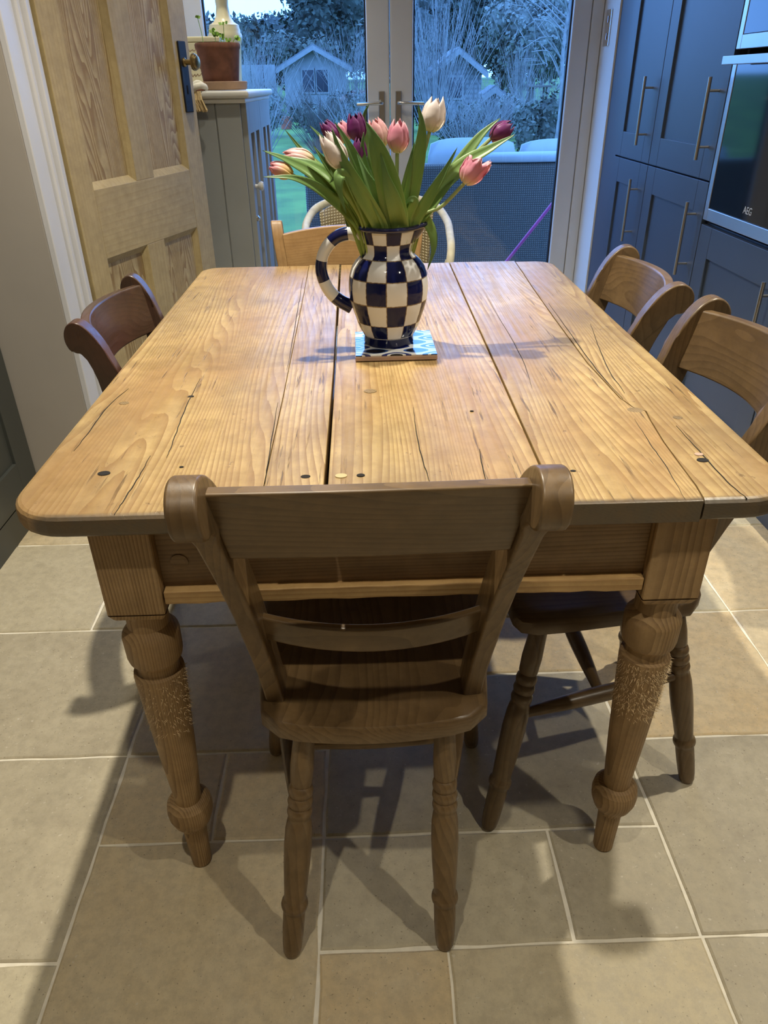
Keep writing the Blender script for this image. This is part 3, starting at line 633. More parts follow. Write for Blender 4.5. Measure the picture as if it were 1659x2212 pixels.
# ================================================================== TABLE
ZT = .765; TH = .030; TL = 1.397; HW = .499
tb = thing('dining_table', 'old scrubbed pine farmhouse table with turned legs and gapped plank top', 'table')
S = [
 [(-HW, 0), (-HW, TL)],
 [(-.1815, 0), (-.184, .4), (-.190, .9), (-.197, TL)],
 [(-.1015, 0), (-.102, .5), (-.105, 1.0), (-.1085, TL)],
 [(.1855, 0), (.192, .5), (.199, 1.0), (.2045, TL)],
 [(.367, 0), (.372, .04), (.374, .09), (.378, .17), (.386, .25), (.391, .284), (.376, .302), (.368, .34), (.362, .51), (.366, .65), (.370, .80), (.380, 1.09), (.388, 1.25), (.394, TL)],
 [(HW, 0), (HW, TL)]]
GAP = [0, .0004, .0024, .0013, .0011, 0]
for i in range(5):
    L = [(x+GAP[i]*(1.0+.25*sin(9*y+i)), y) for x, y in S[i]]; Rr = [(x-GAP[i+1]*(1.0+.25*sin(7*y+i)), y) for x, y in S[i+1]]
    if i == 0:
        R0, R1 = .075, .055
        L = [(-HW+R0*(1-sin(a)), R0*(1-cos(a))) for a in [k*pi/2/8 for k in range(9)]]+[(-HW+R1*(1-cos(a)), TL-R1*(1-sin(a))) for a in [k*pi/2/8 for k in range(9)]]
    if i == 4:
        R0, R1 = .075, .055
        Rr = [(HW-R0*(1-sin(a)), R0*(1-cos(a))) for a in [k*pi/2/8 for k in range(9)]]+[(HW-R1*(1-cos(a)), TL-R1*(1-sin(a))) for a in [k*pi/2/8 for k in range(9)]]
    poly = L+Rr[::-1]
    dz = [0, .0004, -.0003, .0005, 0][i]
    o = MB().prism(poly, lambda p: (p[0], p[1], ZT-TH), lambda p: (p[0], p[1], ZT+dz)).build('plank', 'table_top', tb, bevel=.0045 if i in (0, 4) else .0014, seg=3)
    if i in (0, 4):    # only the outer arrises are worn round
        bm = bmesh.new(); bm.from_mesh(o.data)
        lay = bm.edges.layers.float.get('bevel_weight_edge') or bm.edges.layers.float.new('bevel_weight_edge')
        xin = max(p[0] for p in L+Rr)-.045 if i == 0 else min(p[0] for p in L+Rr)+.035
        for e in bm.edges:
            c = (e.verts[0].co+e.verts[1].co)/2
            outer = (c.x < xin) if i == 0 else (c.x > xin)
            e[lay] = 1.0 if (abs(e.verts[0].co.z-e.verts[1].co.z) < .01 and (outer or c.y < .002 or c.y > TL-.002)) else 0
        bm.to_mesh(o.data); bm.free()
        o.modifiers['edge_round'].limit_method = 'WEIGHT'; o.modifiers['edge_round'].width = .009
for (x, y, r, mt, nm) in ((-.401, .117, .0085, 'groove', 'nail_hole'), (-.129, .092, .0065, 'groove', 'nail_hole'), (-.056, .092, .0055, 'groove', 'nail_hole'), (.409, .110, .008, 'groove', 'nail_hole'), (.411, .128, .006, 'clay', 'wood_plug'), (.226, .088, .004, 'groove', 'nail_hole'), (-.082, .092, .008, 'plug', 'wood_plug'), (-.338, .392, .005, 'groove', 'nail_hole'), (-.300, .13, .003, 'groove', 'nail_hole'), (.12, .30, .003, 'groove', 'nail_hole')):
    MB().lathe([(r, -.002), (r, .0009), (r*.7, .0011)], 14, Matrix.Translation((x, y, ZT)) @ Matrix.Diagonal((1, .75, 1, 1))).build(nm, mt, tb)
def on_top(u, v, z=ZT):
    d = _f*F_PX + _r*(u-IW/2) + _d*(v-IH/2); return CAM + d*((z-CAM.z)/d.z)
M['knot'] = wood('pine_knot', (0.34, 0.25, 0.125, 1), (0.17, 0.105, 0.045, 1), 'Z', 90, .8, .45, along=1)
for (u, v, r) in ((1372, 886, .0125), (1464, 902, .0075), (411, 857, .0055), (268, 871, .008), (800, 845, .011), (1490, 590, .009)):
    p = on_top(u, v)
    if abs(p.x) < HW-.02: MB().lathe([(r, -.002), (r, .0005), (r*.8, .0008)], 20, Matrix.Translation((p.x, p.y, ZT)) @ Matrix.Diagonal((1, .8, 1, 1))).build('knot', 'knot', tb)
for pts in ([(433, 818), (412, 858), (392, 905), (372, 960), (360, 990)], [(325, 985), (300, 1030), (268, 1080), (248, 1112)], [(277, 840), (232, 880), (195, 930), (160, 975)], [(893, 880), (900, 940), (915, 1000), (930, 1046)], [(1035, 970), (1043, 1010), (1052, 1046)], [(600, 870), (585, 960), (572, 1046)],
            [(1185, 655), (1235, 725), (1290, 800), (1345, 862)], [(1275, 700), (1310, 790), (1350, 850)], [(1370, 905), (1405, 960), (1440, 1010), (1480, 1080)], [(1460, 920), (1520, 985), (1570, 1040), (1615, 1078)], [(1050, 640), (1120, 760), (1150, 840)], [(655, 600), (640, 690), (620, 800)]):
    P = spline([on_top(*q) for q in pts], 6); n = len(P); vs = []; fs = []
    rc = random.Random(int(pts[0][0]))
    for i, p in enumerate(P):
        wd = .00055*sin(pi*(i+.4)/(n-.2))+.0001; jx = rc.uniform(-.0006, .0006)
        vs += [(p.x+jx-wd, p.y, ZT+.0007), (p.x+jx+wd, p.y, ZT+.0007), (p.x+jx+wd, p.y, ZT-.002), (p.x+jx-wd, p.y, ZT-.002)]
    for i in range(n-1):
        for q in range(4): fs.append((i*4+q, i*4+(q+1) % 4, i*4+4+(q+1) % 4, i*4+4+q))
    MB().add(vs, fs).build('crack', 'groove', tb)
# aprons
LX, LYF, LYB, SQ = .3665, .067, TL-.067, .0395
zt = ZT-TH
boxo('apron', 'pine_x', (-LX+SQ, LX-SQ, .044, .066, .612, zt), tb, .001); boxo('apron', 'pine_x', (-LX+SQ, LX-SQ, TL-.066, TL-.044, .612, zt), tb, .001)
boxo('apron', 'pine_y', (-LX-.022, -LX, LYF+SQ, LYB-SQ, .612, zt), tb, .001); boxo('apron', 'pine_y', (LX, LX+.022, LYF+SQ, LYB-SQ, .612, zt), tb, .001)
m = MB(); n = 26
vs = []; fs = []; rs = random.Random(4)
for k in range(n+1):
    x = -LX+SQ+.002+(2*LX-2*SQ-.004)*k/n; j = rs.uniform(-.0015, .0012)
    vs += [(x, .030, .609+j), (x, .062, .609+j), (x, .062, .630), (x, .030, .629+rs.uniform(-.001, .0006))]
for k in range(n):
    for q in range(4): fs.append((k*4+q, k*4+(q+1) % 4, k*4+4+(q+1) % 4, k*4+4+q))
fs += [(0, 1, 2, 3), (n*4+3, n*4+2, n*4+1, n*4)]
boxo('gap_light_blocker', 'pine_x', (-LX+SQ, LX-SQ, .067, .62, .636, .646), tb, 0)  # added unseen panel, keeps light through the plank gaps off the seat
m.add(vs, fs).build('drawer_runner_strip', 'pine_edge', tb, bevel=.0015)
for xx in (-.30,): MB().lathe([(.012, 0), (.012, .001), (.008, .0014)], 18, Matrix.Translation((xx, .0437, .668)) @ Matrix.Rotation(radians(90), 4, 'X')).build('peg', 'pine_x', tb)
legprof = [(.0, .0), (.0150, .0), (.0172, .004), (.0180, .03), (.0196, .085), (.0202, .101), (.0235, .104), (.0250, .112), (.0320, .120), (.0372, .136), (.0382, .150), (.0362, .164), (.0300, .1715), (.0225, .173), (.0222, .179), (.0292, .285), (.0340, .378), (.0368, .440), (.0376, .458), (.0366, .4645), (.0310, .466), (.0298, .470), (.0298, .479), (.0320, .484), (.0385, .491), (.0402, .499), (.0408, .533), (.0398, .538), (.0345, .5455), (.0325, .548), (.0300, .552), (.0295, .570), (.0310, .578), (.033, .584)]
def table_leg(x, y, frayed, seed):
    lg = MB().lathe(legprof[1:], 36, Matrix.Translation((x, y, 0))).build('leg', 'pine_z', tb, True, ang=26)
    sq = MB().box(x-SQ, x+SQ, y-SQ, y+SQ, .592, zt)
    b0 = [(-1, -1), (1, -1), (1, 1), (-1, 1)]
    vs = [(x+a*SQ, y+b*SQ, .5921) for a, b in b0]+[(x+a*SQ*.84, y+b*SQ*.86, .580) for a, b in b0]
    sq.add(vs, [(0, 1, 5, 4), (1, 2, 6, 5), (2, 3, 7, 6), (3, 0, 4, 7), (4, 5, 6, 7)])
    sq.build('leg_block', 'pine_z', lg, bevel=.003)
    if frayed:
        rr = random.Random(seed); m = MB()
        for k in range(frayed):
            a = rr.uniform(pi*.95, 2.15*pi); z = rr.uniform(.375, .462) if rr.random() < .8 else rr.uniform(.35, .39)
            r = .0368-(.455-z)*.03; p = Vector((x+r*cos(a), y+r*sin(a), z))
            nrm = Vector((cos(a), sin(a), 0)); tn = Vector((-sin(a), cos(a), 0))
            d = (nrm*rr.uniform(.25, 1.0)+tn*rr.uniform(-.9, .9)+Vector((0, 0, rr.uniform(-1.1, .5)))).normalized(); ln = rr.uniform(.0025, .0075)
            e = p+d*ln+nrm*.001; md = p+d*ln*.5+tn*rr.uniform(-.0012, .0012); wd = tn*.00042+Vector((0, 0, .0002))
            m.add([p-wd, p+wd, md+wd*.8, md-wd*.8, e], [(0, 1, 2, 3), (3, 2, 4)])
        fz = m.build('frayed_splinters', 'fray', lg); fz['kind'] = 'stuff'; fz['label'] = 'cat-scratched splintered wood fibres'
M['fray'] = plain('torn_wood_fibre', (0.66, 0.49, 0.27, 1), .8, var=.35, vscale=200)
M['fray2'] = M['fray']
table_leg(-LX, LYF, 420, 1); table_leg(LX, LYF, 900, 2); table_leg(-LX, LYB, 0, 3); table_leg(LX, LYB, 0, 4)

# ================================================================== CHAIRS
def turned(par, name, top, foot, mat, k=1.0):
    top, foot = Vector(top), Vector(foot); L = (foot-top).length
    pr = [(0, .0145), (.06, .0155), (.17, .0178), (.235, .0168), (.245, .0150), (.252, .0175), (.268, .0190), (.284, .0178), (.290, .0160), (.296, .0180), (.312, .0194), (.328, .0180), (.334, .0162), (.340, .0182), (.356, .0194), (.370, .0180), (.376, .0165), (.39, .0182), (.43, .0205), (.50, .0214), (.58, .0206), (.66, .0188), (.735, .0172), (.742, .0172), (.752, .0205), (.765, .0214), (.778, .0204), (.787, .0172), (.80, .0176), (.88, .0172), (.95, .0158), (.985, .0142), (1, .0115)]
    q = Vector((0, 0, 1)).rotation_difference((foot-top).normalized()).to_matrix().to_4x4()
    MB().lathe([(r*k, t*L) for t, r in pr], 24, Matrix.Translation(top) @ q).build(name, mat, par, True, ang=60)
def stretcher(par, a, b, mat, r0=.009, r1=.0155):
    a, b = Vector(a), Vector(b); n = 12
    MB().tube([a.lerp(b, i/n) for i in range(n+1)], [r0+(r1-r0)*sin(pi*i/n)**1.3 for i in range(n+1)], 14).build('stretcher', mat, par, True)
def kitchen_chair(label, wood_, loc, rz, group, scroll=True, zt=.885, wide=1.0, bow=.045, ffx=.210, rfx=.126, rk=0.0, rfdx=0.0, fdy=0.0):
    c = thing('kitchen_chair', label, 'chair', loc, rz, group)
    # seat
    out = []
    for k in range(13):
        s_ = -1+2*k/12; out.append((.166*s_*wide, -.050+.020*s_*s_+.024*abs(s_)**10))
    out += [(.174*wide, .05), (.184*wide, .13), (.194*wide, .225), (.196*wide, .268), (.188*wide, .294), (.166*wide, .304)]
    out += [(.09*wide, .307), (0, .304), (-.09*wide, .307)]
    out += [(-x, y) for x, y in [(.166*wide, .304), (.188*wide, .294), (.196*wide, .268), (.194*wide, .225), (.184*wide, .13), (.174*wide, .05)]]
    N = len(out); vs = []; fs = []
    cen = (0, .115)
    for (sc, z) in ((.0, .405), (.93, .404), (1.0, .413), (1.0, .436), (.97, .441), (.80, .437), (.45, .4325), (.0, .431)):
        for x, y in out: vs.append((cen[0]+(x-cen[0])*sc, cen[1]+(y-cen[1])*sc, z))
    for L in range(7):
        for i in range(N): fs.append((L*N+i, L*N+(i+1) % N, (L+1)*N+(i+1) % N, (L+1)*N+i))
    MB().add(vs, fs).build('seat', wood_+'Y', c, True, ang=50)
    # stiles
    if scroll:
        front = [(.064, .436), (.055, .50), (.039, .58), (.016, .66), (-.012, .735), (-.040, .793), (-.064, .833), (-.086, .858), (-.108, .873), (-.131, .878), (-.151, .872), (-.164, .858), (-.167, .841), (-.160, .826), (-.146, .818), (-.131, .816)]
        back = [(-.117, .803), (-.097, .763), (-.067, .700), (-.039, .630), (-.016, .560), (.002, .50), (.012, .436)]
        fs_ = [(p.x, p.y) for p in spline([(a_, b_, 0) for a_, b_ in front], 3)]; bs_ = [(p.x, p.y) for p in spline([(a_, b_, 0) for a_, b_ in back], 2)]
        prof = [(y, z*zt/.885 if z > .6 else z) for y, z in fs_+bs_]
        RK = lambda y, z: y*(1-rk*max(0, min(1, (z-.6)/.15))) if y < 0 else y
        prof = [(RK(y, z), z) for y, z in prof]
    else:
        prof = [(.045, .436), (.036, .55), (.014, .70), (-.012, .82), (-.022, .862), (-.030, .870), (-.044, .869), (-.052, .858), (-.042, .80), (-.016, .68), (.004, .55), (.010, .436)]
    for sd in (-1, 1):
        def xo(z, off): return sd*(.146*wide+(.187-.146)*wide*((z-.436)/.45)+off)
        th = .0132
        MB().prism(prof, lambda p: (xo(p[1], -th-.003*(p[1] > .8)), p[0], p[1]), lambda p: (xo(p[1], th+.003*(p[1] > .8)), p[0], p[1])).build('stile', wood_+'Z', c, True, bevel=.0038, seg=3, ang=38)
    # rails
    def rail(name, z0, z1, y_of, bow, th, crown, inset):
        n = 16; vs = []; fs = []
        for k in range(n+1):
            s_ = -1+2*k/n
            for (z, top) in ((z0, 0), (z1, 1)):
                zz = z+(crown*(1-s_*s_) if top else crown*.4*(1-s_*s_)); hw = (.146+(.041)*((z-.436)/.45))*wide-inset
                yb = y_of(z)-bow*(1-s_*s_)
                vs += [(hw*s_, yb-th/2, zz), (hw*s_, yb+th/2, zz)]
        for k in range(n):
            a = k*4; b = a+4
            fs += [(a, b, b+2, a+2), (a+1, a+3, b+3, b+1), (a, a+1, b+1, b), (a+2, b+2, b+3, a+3)]
        fs += [(0, 2, 3, 1), (n*4, n*4+1, n*4+3, n*4+2)]
        MB().add(vs, fs).build(name, wood_+'X', c, True, bevel=.004, seg=2)
    if scroll:
        yc = lambda z: (-.004-.105*((z-.5)/.35)**1.3)*(1-rk*max(0, min(1, (z-.6)/.15))) if z > .5 else -.004
        k = zt/.885
        rail('top_rail', .752*k, .857*k, yc, bow, .020, .002, .012)
        rail('back_slat', .567, .606, lambda z: .006, .034, .014, .0, .010)
    else:
        rail('top_rail', .735, .835, lambda z: .010-.030*((z-.6)/.25), .024, .020, .018, .013)
        rail('back_slat', .565, .605, lambda z: .022, .030, .014, .0, .012)
    # legs and stretchers
    rt_ = [((-1)**i*.104*wide, -.004, .412) for i in (0, 1)]; rf = [((-1)**i*rfx*wide+rfdx, -.106+fdy, 0.0) for i in (0, 1)]
    ft = [((-1)**i*.150*wide, .250, .412) for i in (0, 1)]; ff = [((-1)**i*ffx*wide, .310+fdy, 0.0) for i in (0, 1)]
    lp = lambda a, b, t: Vector(a).lerp(Vector(b), t)
    for i in (0, 1):
        turned(c, 'leg', rt_[i], rf[i], wood_+'Z'); turned(c, 'leg', ft[i], ff[i], wood_+'Z')
    for i in (0, 1): stretcher(c, lp(rt_[i], rf[i], .40), lp(ft[i], ff[i], .44), wood_+'Y')
    mids = [(lp(rt_[i], rf[i], .40)+lp(ft[i], ff[i], .44))/2 for i in (0, 1)]
    stretcher(c, mids[0], mids[1], wood_+'X')
    return c
GR = 'wooden kitchen chairs around the table'
kitchen_chair('brown wooden scroll-back kitchen chair in the foreground seen from behind', 'elm', (-.046, .002, 0), radians(.4), GR, True, .887, .985, .006, .210, .126, 0.0, -.021)
kitchen_chair('dark reddish scroll-back kitchen chair on the left by the pine door', 'mahogany', (-.485, .735, 0), radians(-90), GR, True, .86, 1.0, .045, .21, .126, .40)
kitchen_chair('brown scroll-back kitchen chair on the right, farther one by narrow cabinet', 'oak', (.484, .885, 0), radians(87), GR, True, .872, 1.05, .045, .21, .126, .18)
kitchen_chair('brown scroll-back kitchen chair on the right, nearer one cut by photo edge', 'oak', (.492, .372, 0), radians(92), GR, True, .878, .97, .045, .255, .178, .18, 0.0, .028)
kitchen_chair('light wood kitchen chair with plain square back at far table end', 'beech', (-.085, 1.475, 0), radians(180), GR, False, .87, 1.12)
# ================================================================== TRIVET TILE, JUG
tv = thing('ceramic_trivet', 'square painted blue and white tile under the checked jug', 'trivet', (.0125, .624, ZT+.0012), radians(.5))
boxo('biscuit', 'clay', (-.0765, .0765, -.0765, .0765, 0, .0085), tv, .0012)
MB().add([(-.0758, -.0758, .0088), (.0758, -.0758, .0088), (.0758, .0758, .0088), (-.0758, .0758, .0088), (-.0758, -.0758, .0106), (.0758, -.0758, .0106), (.0758, .0758, .0106), (-.0758, .0758, .0106)],
    [(4, 5, 6, 7), (0, 1, 5, 4), (1, 2, 6, 5), (2, 3, 7, 6), (3, 0, 4, 7)]).build('glaze', 'azulejo', tv, uvs=[(0, 0), (1, 0), (1, 1), (0, 1)]*2)
ZJ = ZT+.0012+.0107
jg = thing('checked_jug', 'navy and white checked ceramic jug holding tulips on the table', 'jug', (.002, .632, ZJ))
rows = [0, .0180, .043, .085, .128, .161, .186, .213]     # base band, then check rows
def vrow(z):
    z = max(0, min(z, .2129))
    if z < .0175: return .02+.46*z/.0175
    for i in range(1, 7):
        if z < rows[i+1]: return i+1+(z-rows[i])/(rows[i+1]-rows[i])
    return 7.99
prof = [(.0465, 0), (.0480, .003), (.0478, .0165), (.0495, .0185), (.0525, .024), (.0585, .036), (.0635, .052), (.0690, .068), (.0728, .083), (.0748, .102), (.0745, .115), (.0720, .130), (.0675, .143), (.0600, .1535), (.0520, .161), (.0465, .167), (.0450, .1725), (.0455, .180), (.0480, .190), (.0510, .200), (.0540, .2125)]
SEG = 96; vs = []; uv = []; fs = []
def spout(a, z):
    d = (a+pi) % (2*pi)-pi; g = exp(-(d/.42)**2); t = max(0, (z-.172)/.04)
    return .023*g*t**1.2, .007*g*t
ph = 0.16     # turns the pattern so that a line faces the camera
cols = 12
pin = [(r-.0045, z) for r, z in prof[::-1] if z > .02]+[(.02, .02)]
full = prof+[(prof[-1][0]-.003, prof[-1][1]+.0012)]+pin
for i, (r, z) in enumerate(full):
    for k in range(SEG+1):
        a = 2*pi*k/SEG; dr_, dz_ = spout(a, z)
        vs.append(((r+dr_)*cos(a), (r+dr_)*sin(a), z+dz_)); uv.append(((k/SEG)*cols+ph, vrow(z) if i < len(prof) else -.5))
for i in range(len(full)-1):
    for k in range(SEG):
        a = i*(SEG+1)+k; fs.append((a, a+1, a+SEG+2, a+SEG+1))
fs.append(tuple(range(SEG-1, -1, -1)))
MB().add(vs, fs).build('body', 'check', jg, True, uvs=uv)
rim = []
for k in range(SEG+1):
    a = 2*pi*k/SEG; dr_, dz_ = spout(a, .2125); rim.append((( .0530+dr_)*cos(a), (.0530+dr_)*sin(a), .2125+dz_))
MB().tube(rim, .0046, 10, False).build('rim', 'navy', jg, True)
hp = spline([(-.049, 0, .197), (-.072, 0, .201), (-.098, 0, .192), (-.118, 0, .168), (-.1245, 0, .138), (-.116, 0, .108), (-.098, 0, .085), (-.070, 0, .068)], 6)
hm = MB().tube(hp, [.0105+.0025*abs(1-2*i/(len(hp)-1)) for i in range(len(hp))], 16)
huv = []
for i in range(len(hp)):
    for k in range(16): huv.append((k/16, .15+i/(len(hp)-1)*5.8))
hm.build('handle', 'stripe', jg, True, uvs=huv)

# ================================================================== TULIPS
MOUTH = Vector((.002, .632, .99))
VIEW = Vector((0, -1, .25)).normalized()
def ribbon(par, name, pts, width, mat, fold=.25, twist=0.0, shape='leaf'):
    P = spline(pts, 7); n = len(P); vs = []; uv = []; fs = []
    o = par.location
    for i, p in enumerate(P):
        t = i/(n-1); tg = (P[min(i+1, n-1)]-P[max(i-1, 0)]).normalized()
        sd = tg.cross(VIEW)
        sd = sd.normalized() if sd.length > 1e-4 else Vector((1, 0, 0))
        q = Matrix.Rotation(twist*(.4+.6*t), 3, tg); sd = q @ sd; nm = sd.cross(tg).normalized()
        wv = width*(.38+.62*sin(pi*min(1, t*1.1+.12))**.8) if t < .8 else width*(.38+.62*sin(pi*min(1, .8*1.1+.12))**.8)*max(0, (1-t)/.2)**.75
        for s_ in (-1, -.5, 0, .5, 1):
            vs.append(p+sd*(wv*.5*s_)+nm*(fold*wv*.5*(s_*s_))-o); uv.append((s_*.5+.5, t))
    for i in range(n-1):
        for k in range(4): fs.append((i*5+k, i*5+k+1, i*5+6+k, i*5+5+k))
    ob = MB().add(vs, fs).build(name, mat, par, True, uvs=uv, ang=80)
    sl = ob.modifiers.new('thickness', 'SOLIDIFY'); sl.thickness = .0009; sl.offset = 0
    return ob
def tulip(label, colour, base, tip, R=.020, openness=.0, stem_via=None, leaves=(), rag=0.0):
    """base/tip: (u, v, depth) of the flower head in the photo's frame"""
    b = at(*base); tp_ = at(*tip); ax = (tp_-b); H = ax.length; axn = ax.normalized()
    root = MOUTH+Vector(((b.x-MOUTH.x)*.10, (b.y-MOUTH.y)*.10, -.14))
    o = thing('tulip', label, 'tulip', root, 0, 'tulips in the jug')
    mid = stem_via if stem_via else None
    neck = MOUTH+Vector((max(-.040, min(.046, (b.x-MOUTH.x)*.35)), max(-.035, min(.035, (b.y-MOUTH.y)*.4)), 0))
    pts = [root, neck]+([at(*mid)] if mid else [neck.lerp(b, .55)+Vector((0, 0, -.012 if abs(b.x) > .06 else 0))])+[b]
    P = spline(pts, 6)
    m = MB().tube([p-root for p in P], .0032, 8); m.build('stem', 'stem', o, True, uvs=[(0, (i//8)/len(P)) for i in range(len(P)*8)])
    q = Vector((0, 0, 1)).rotation_difference(axn).to_matrix()
    rr = random.Random(label)
    for k in range(6):
        inner = k % 2; a0 = 2*pi*k/6+.3; nT, nS = 9, 6; vs = []; uv = []; fs = []
        rs_ = .90 if inner else 1.0; hs = (1.0 if inner else .96)*(1+rr.uniform(-.05, .05)*(1+rag*3))
        for i in range(nT+1):
            t = i/nT
            prof_r = 1.07*R*rs_*(.20+.80*sin(pi*min(1, (t*1.02+.02)))**.62) if t < .52 else R*rs_*(.20+.80*(1-((t-.52)/.48)**2.0*(.62-openness)))
            wd = .68*(sin(pi*(.10+.62*t))**.6)*(1 if t < .72 else max(.03, (1-((t-.72)/.28)**1.8)))
            for j in range(nS+1):
                s_ = -1+2*j/nS; a = a0+s_*wd
                r_ = prof_r*(1-.05*s_*s_)+rag*R*.25*t*t*sin(5*s_+k*2)+rag*R*.4*t**3
                p = Vector((r_*cos(a), r_*sin(a), H*hs*(t-.05*s_*s_*t)+rag*.003*sin(9*s_+k)*t)); vs.append(b+q @ p-root); uv.append((j/nS, t))
        for i in range(nT):
            for j in range(nS): x = i*(nS+1)+j; fs.append((x, x+1, x+nS+2, x+nS+1))
        pe = MB().add(vs, fs).build('petal', PET[colour], o, True, uvs=uv, ang=80)
        sl = pe.modifiers.new('thickness', 'SOLIDIFY'); sl.thickness = .0008; sl.offset = 0
    for lf in leaves:
        pts, wd, fold, tw = lf
        w3 = [at(*p) for p in pts]
        bs = MOUTH+Vector((max(-.042, min(.048, (w3[-1].x-MOUTH.x)*.7)), max(-.038, min(.038, (w3[-1].y-MOUTH.y)*.7)), -.05))
        ribbon(o, 'leaf', [bs]+w3[::-1], wd*1.22, 'leaf', fold, tw)
    return o
Y0 = .632
tulip('yellow and pink tulip bud pointing left, lowest on the left', 'yellowpink', (632, 378, .60), (581, 357, .60), .0135, -.2, (700, 420, .61),
      [([(567, 325, .60), (625, 348, .60), (690, 388, .605), (760, 470, .62)], .021, .30, .5), ([(567, 382, .58), (640, 386, .585), (705, 420, .60), (775, 486, .615)], .017, .35, .4)])
tulip('pale pink tulip lying left above the yellow and pink bud', 'palepink', (678, 347, .64), (610, 332, .64), .0145, -.2, (735, 410, .635),
      [([(615, 279, .66), (655, 328, .66), (715, 388, .65), (780, 482, .64)], .014, .35, .3), ([(600, 337, .62), (670, 355, .61), (730, 400, .61), (785, 485, .62)], .023, .35, .6)])
tulip('large white tulip tilted left in front of the pink ones', 'white', (742, 366, .585), (700, 286, .585), .0185, .0, (775, 425, .60),
      [([(676, 314, .60), (700, 348, .60), (735, 395, .605), (790, 486, .62)], .016, .4, .4), ([(716, 276, .575), (742, 345, .57), (780, 415, .575), (822, 490, .595)], .0225, .45, -.3)])
tulip('small dark purple tulip half hidden behind the white tilted one', 'purple', (728, 308, .67), (698, 262, .67), .0135, .0, None,
      [([(668, 270, .68), (705, 310, .67), (760, 395, .66), (800, 480, .65)], .013, .35, .2)])
tulip('pink tulip behind the small purple one, left of centre', 'pink', (748, 308, .68), (733, 262, .68), .0140, .1, None,
      [([(722, 262, .60), (752, 312, .60), (790, 390, .605), (835, 490, .62)], .018, .35, .2)])
tulip('tall upright purple tulip left of centre', 'purple', (774, 305, .64), (765, 243, .64), .0165, .12, None,
      [([(786, 285, .61), (783, 330, .61), (800, 400, .61), (838, 488, .62)], .015, .4, .3), ([(797, 224, .66), (786, 262, .66), (800, 360, .65), (825, 480, .64)], .012, .35, .1)])
tulip('purple tulip low between the leaves under the tall purple one', 'purple', (776, 358, .62), (777, 296, .62), .0130, .0, None,
      [([(712, 395, .585), (738, 375, .57), (762, 400, .575), (800, 484, .60)], .020, .35, .4)])
tulip('pale pink tulip behind the broad central leaf', 'palepink', (826, 318, .66), (808, 256, .66), .0175, .1, None,
      [([(790, 262, .575), (812, 312, .57), (838, 395, .58), (856, 490, .60)], .037, .30, -.2), ([(770, 330, .585), (795, 390, .58), (822, 445, .59), (842, 492, .60)], .026, .35, .3)])
tulip('upright pink tulip in the middle of the bouquet', 'pink', (858, 330, .61), (862, 258, .61), .0185, .05, (856, 400, .615),
      [([(896, 305, .60), (884, 360, .60), (870, 430, .605), (858, 490, .61)], .016, .45, .3), ([(822, 330, .565), (836, 390, .565), (852, 440, .575), (862, 492, .60)], .024, .35, -.2)])
tulip('tall white tulip standing highest on the right', 'white', (928, 284, .625), (946, 208, .625), .0205, .08, (905, 370, .625),
      [([(903, 224, .60), (911, 285, .60), (897, 375, .605), (872, 488, .61)], .023, .30, .2), ([(868, 452, .60), (884, 432, .595), (896, 436, .595), (882, 470, .605)], .012, .3, .2)])
tulip('purple tulip at the far right tip of the bouquet', 'purple', (1060, 300, .665), (1108, 268, .665), .0165, -.1, (985, 372, .65),
      [([(1082, 254, .66), (1038, 294, .655), (980, 372, .645), (905, 478, .635)], .021, .35, -.4), ([(1114, 290, .64), (1062, 320, .64), (985, 370, .635), (898, 482, .63)], .022, .4, -.5)])
tulip('ragged pink tulip low on the right with frilled petals', 'pink', (1003, 396, .60), (1038, 345, .60), .0195, .25, (955, 445, .61),
      [([(988, 318, .595), (958, 375, .595), (925, 430, .60), (892, 488, .61)], .017, .35, -.2), ([(1010, 368, .62), (965, 405, .62), (930, 445, .62), (896, 488, .62)], .020, .4, -.5),
       ([(923, 584, .61), (937, 536, .605), (930, 492, .61), (905, 470, .62)], .015, .35, .2)], rag=.8)
# a leaf folded over the rim at the left
lf = thing('tulip_leaf', 'broad tulip leaf folded downwards at the left of the bouquet', 'leaf', MOUTH+Vector((-.03, -.02, -.06)), 0, None)
ribbon(lf, 'blade', [MOUTH+Vector((-.03, -.02, -.05)), at(790, 470, .60), at(752, 405, .575), at(735, 378, .562), at(733, 410, .556), at(748, 462, .558)], .026, 'leaf', .2, .2)
lf2 = thing('tulip_leaf', 'tulip leaf drooping behind the jug rim above the handle', 'leaf', MOUTH+Vector((-.035, .02, -.06)), 0, None)
ribbon(lf2, 'blade', [MOUTH+Vector((-.03, .01, -.05)), at(772, 478, .645), at(757, 455, .655), at(757, 490, .665), at(780, 535, .668)], .022, 'leaf', .3, .3)

# ================================================================== CANE ARMCHAIR
ca = thing('cane_armchair', 'cream painted cane armchair with woven back near the garden doors', 'armchair', (.02, 2.30, 0), 0)
hoop = [(-.22, -.20, .0), (-.245, -.205, .30), (-.262, -.205, .56), (-.275, -.175, .655), (-.283, -.05, .695), (-.285, .10, .725), (-.245, .22, .765), (-.14, .285, .79), (0, .305, .80), (.14, .285, .79), (.245, .22, .765), (.285, .10, .725), (.283, -.05, .695), (.275, -.175, .655), (.262, -.205, .56), (.245, -.205, .30), (.22, -.20, 0)]
MB().tube(spline(hoop, 5), .0155, 12).build('arm_hoop', 'cane', ca, True)
for sx in (-1, 1):
    MB().tube(spline([(sx*.20, .24, 0), (sx*.215, .23, .42), (sx*.225, .235, .755)], 4), .013, 10).build('leg', 'cane', ca, True)
    MB().tube(spline([(sx*.262, -.17, .62), (sx*.235, -.13, .50), (sx*.225, -.12, .43)], 4), .008, 8).build('arm_support', 'cane', ca, True)
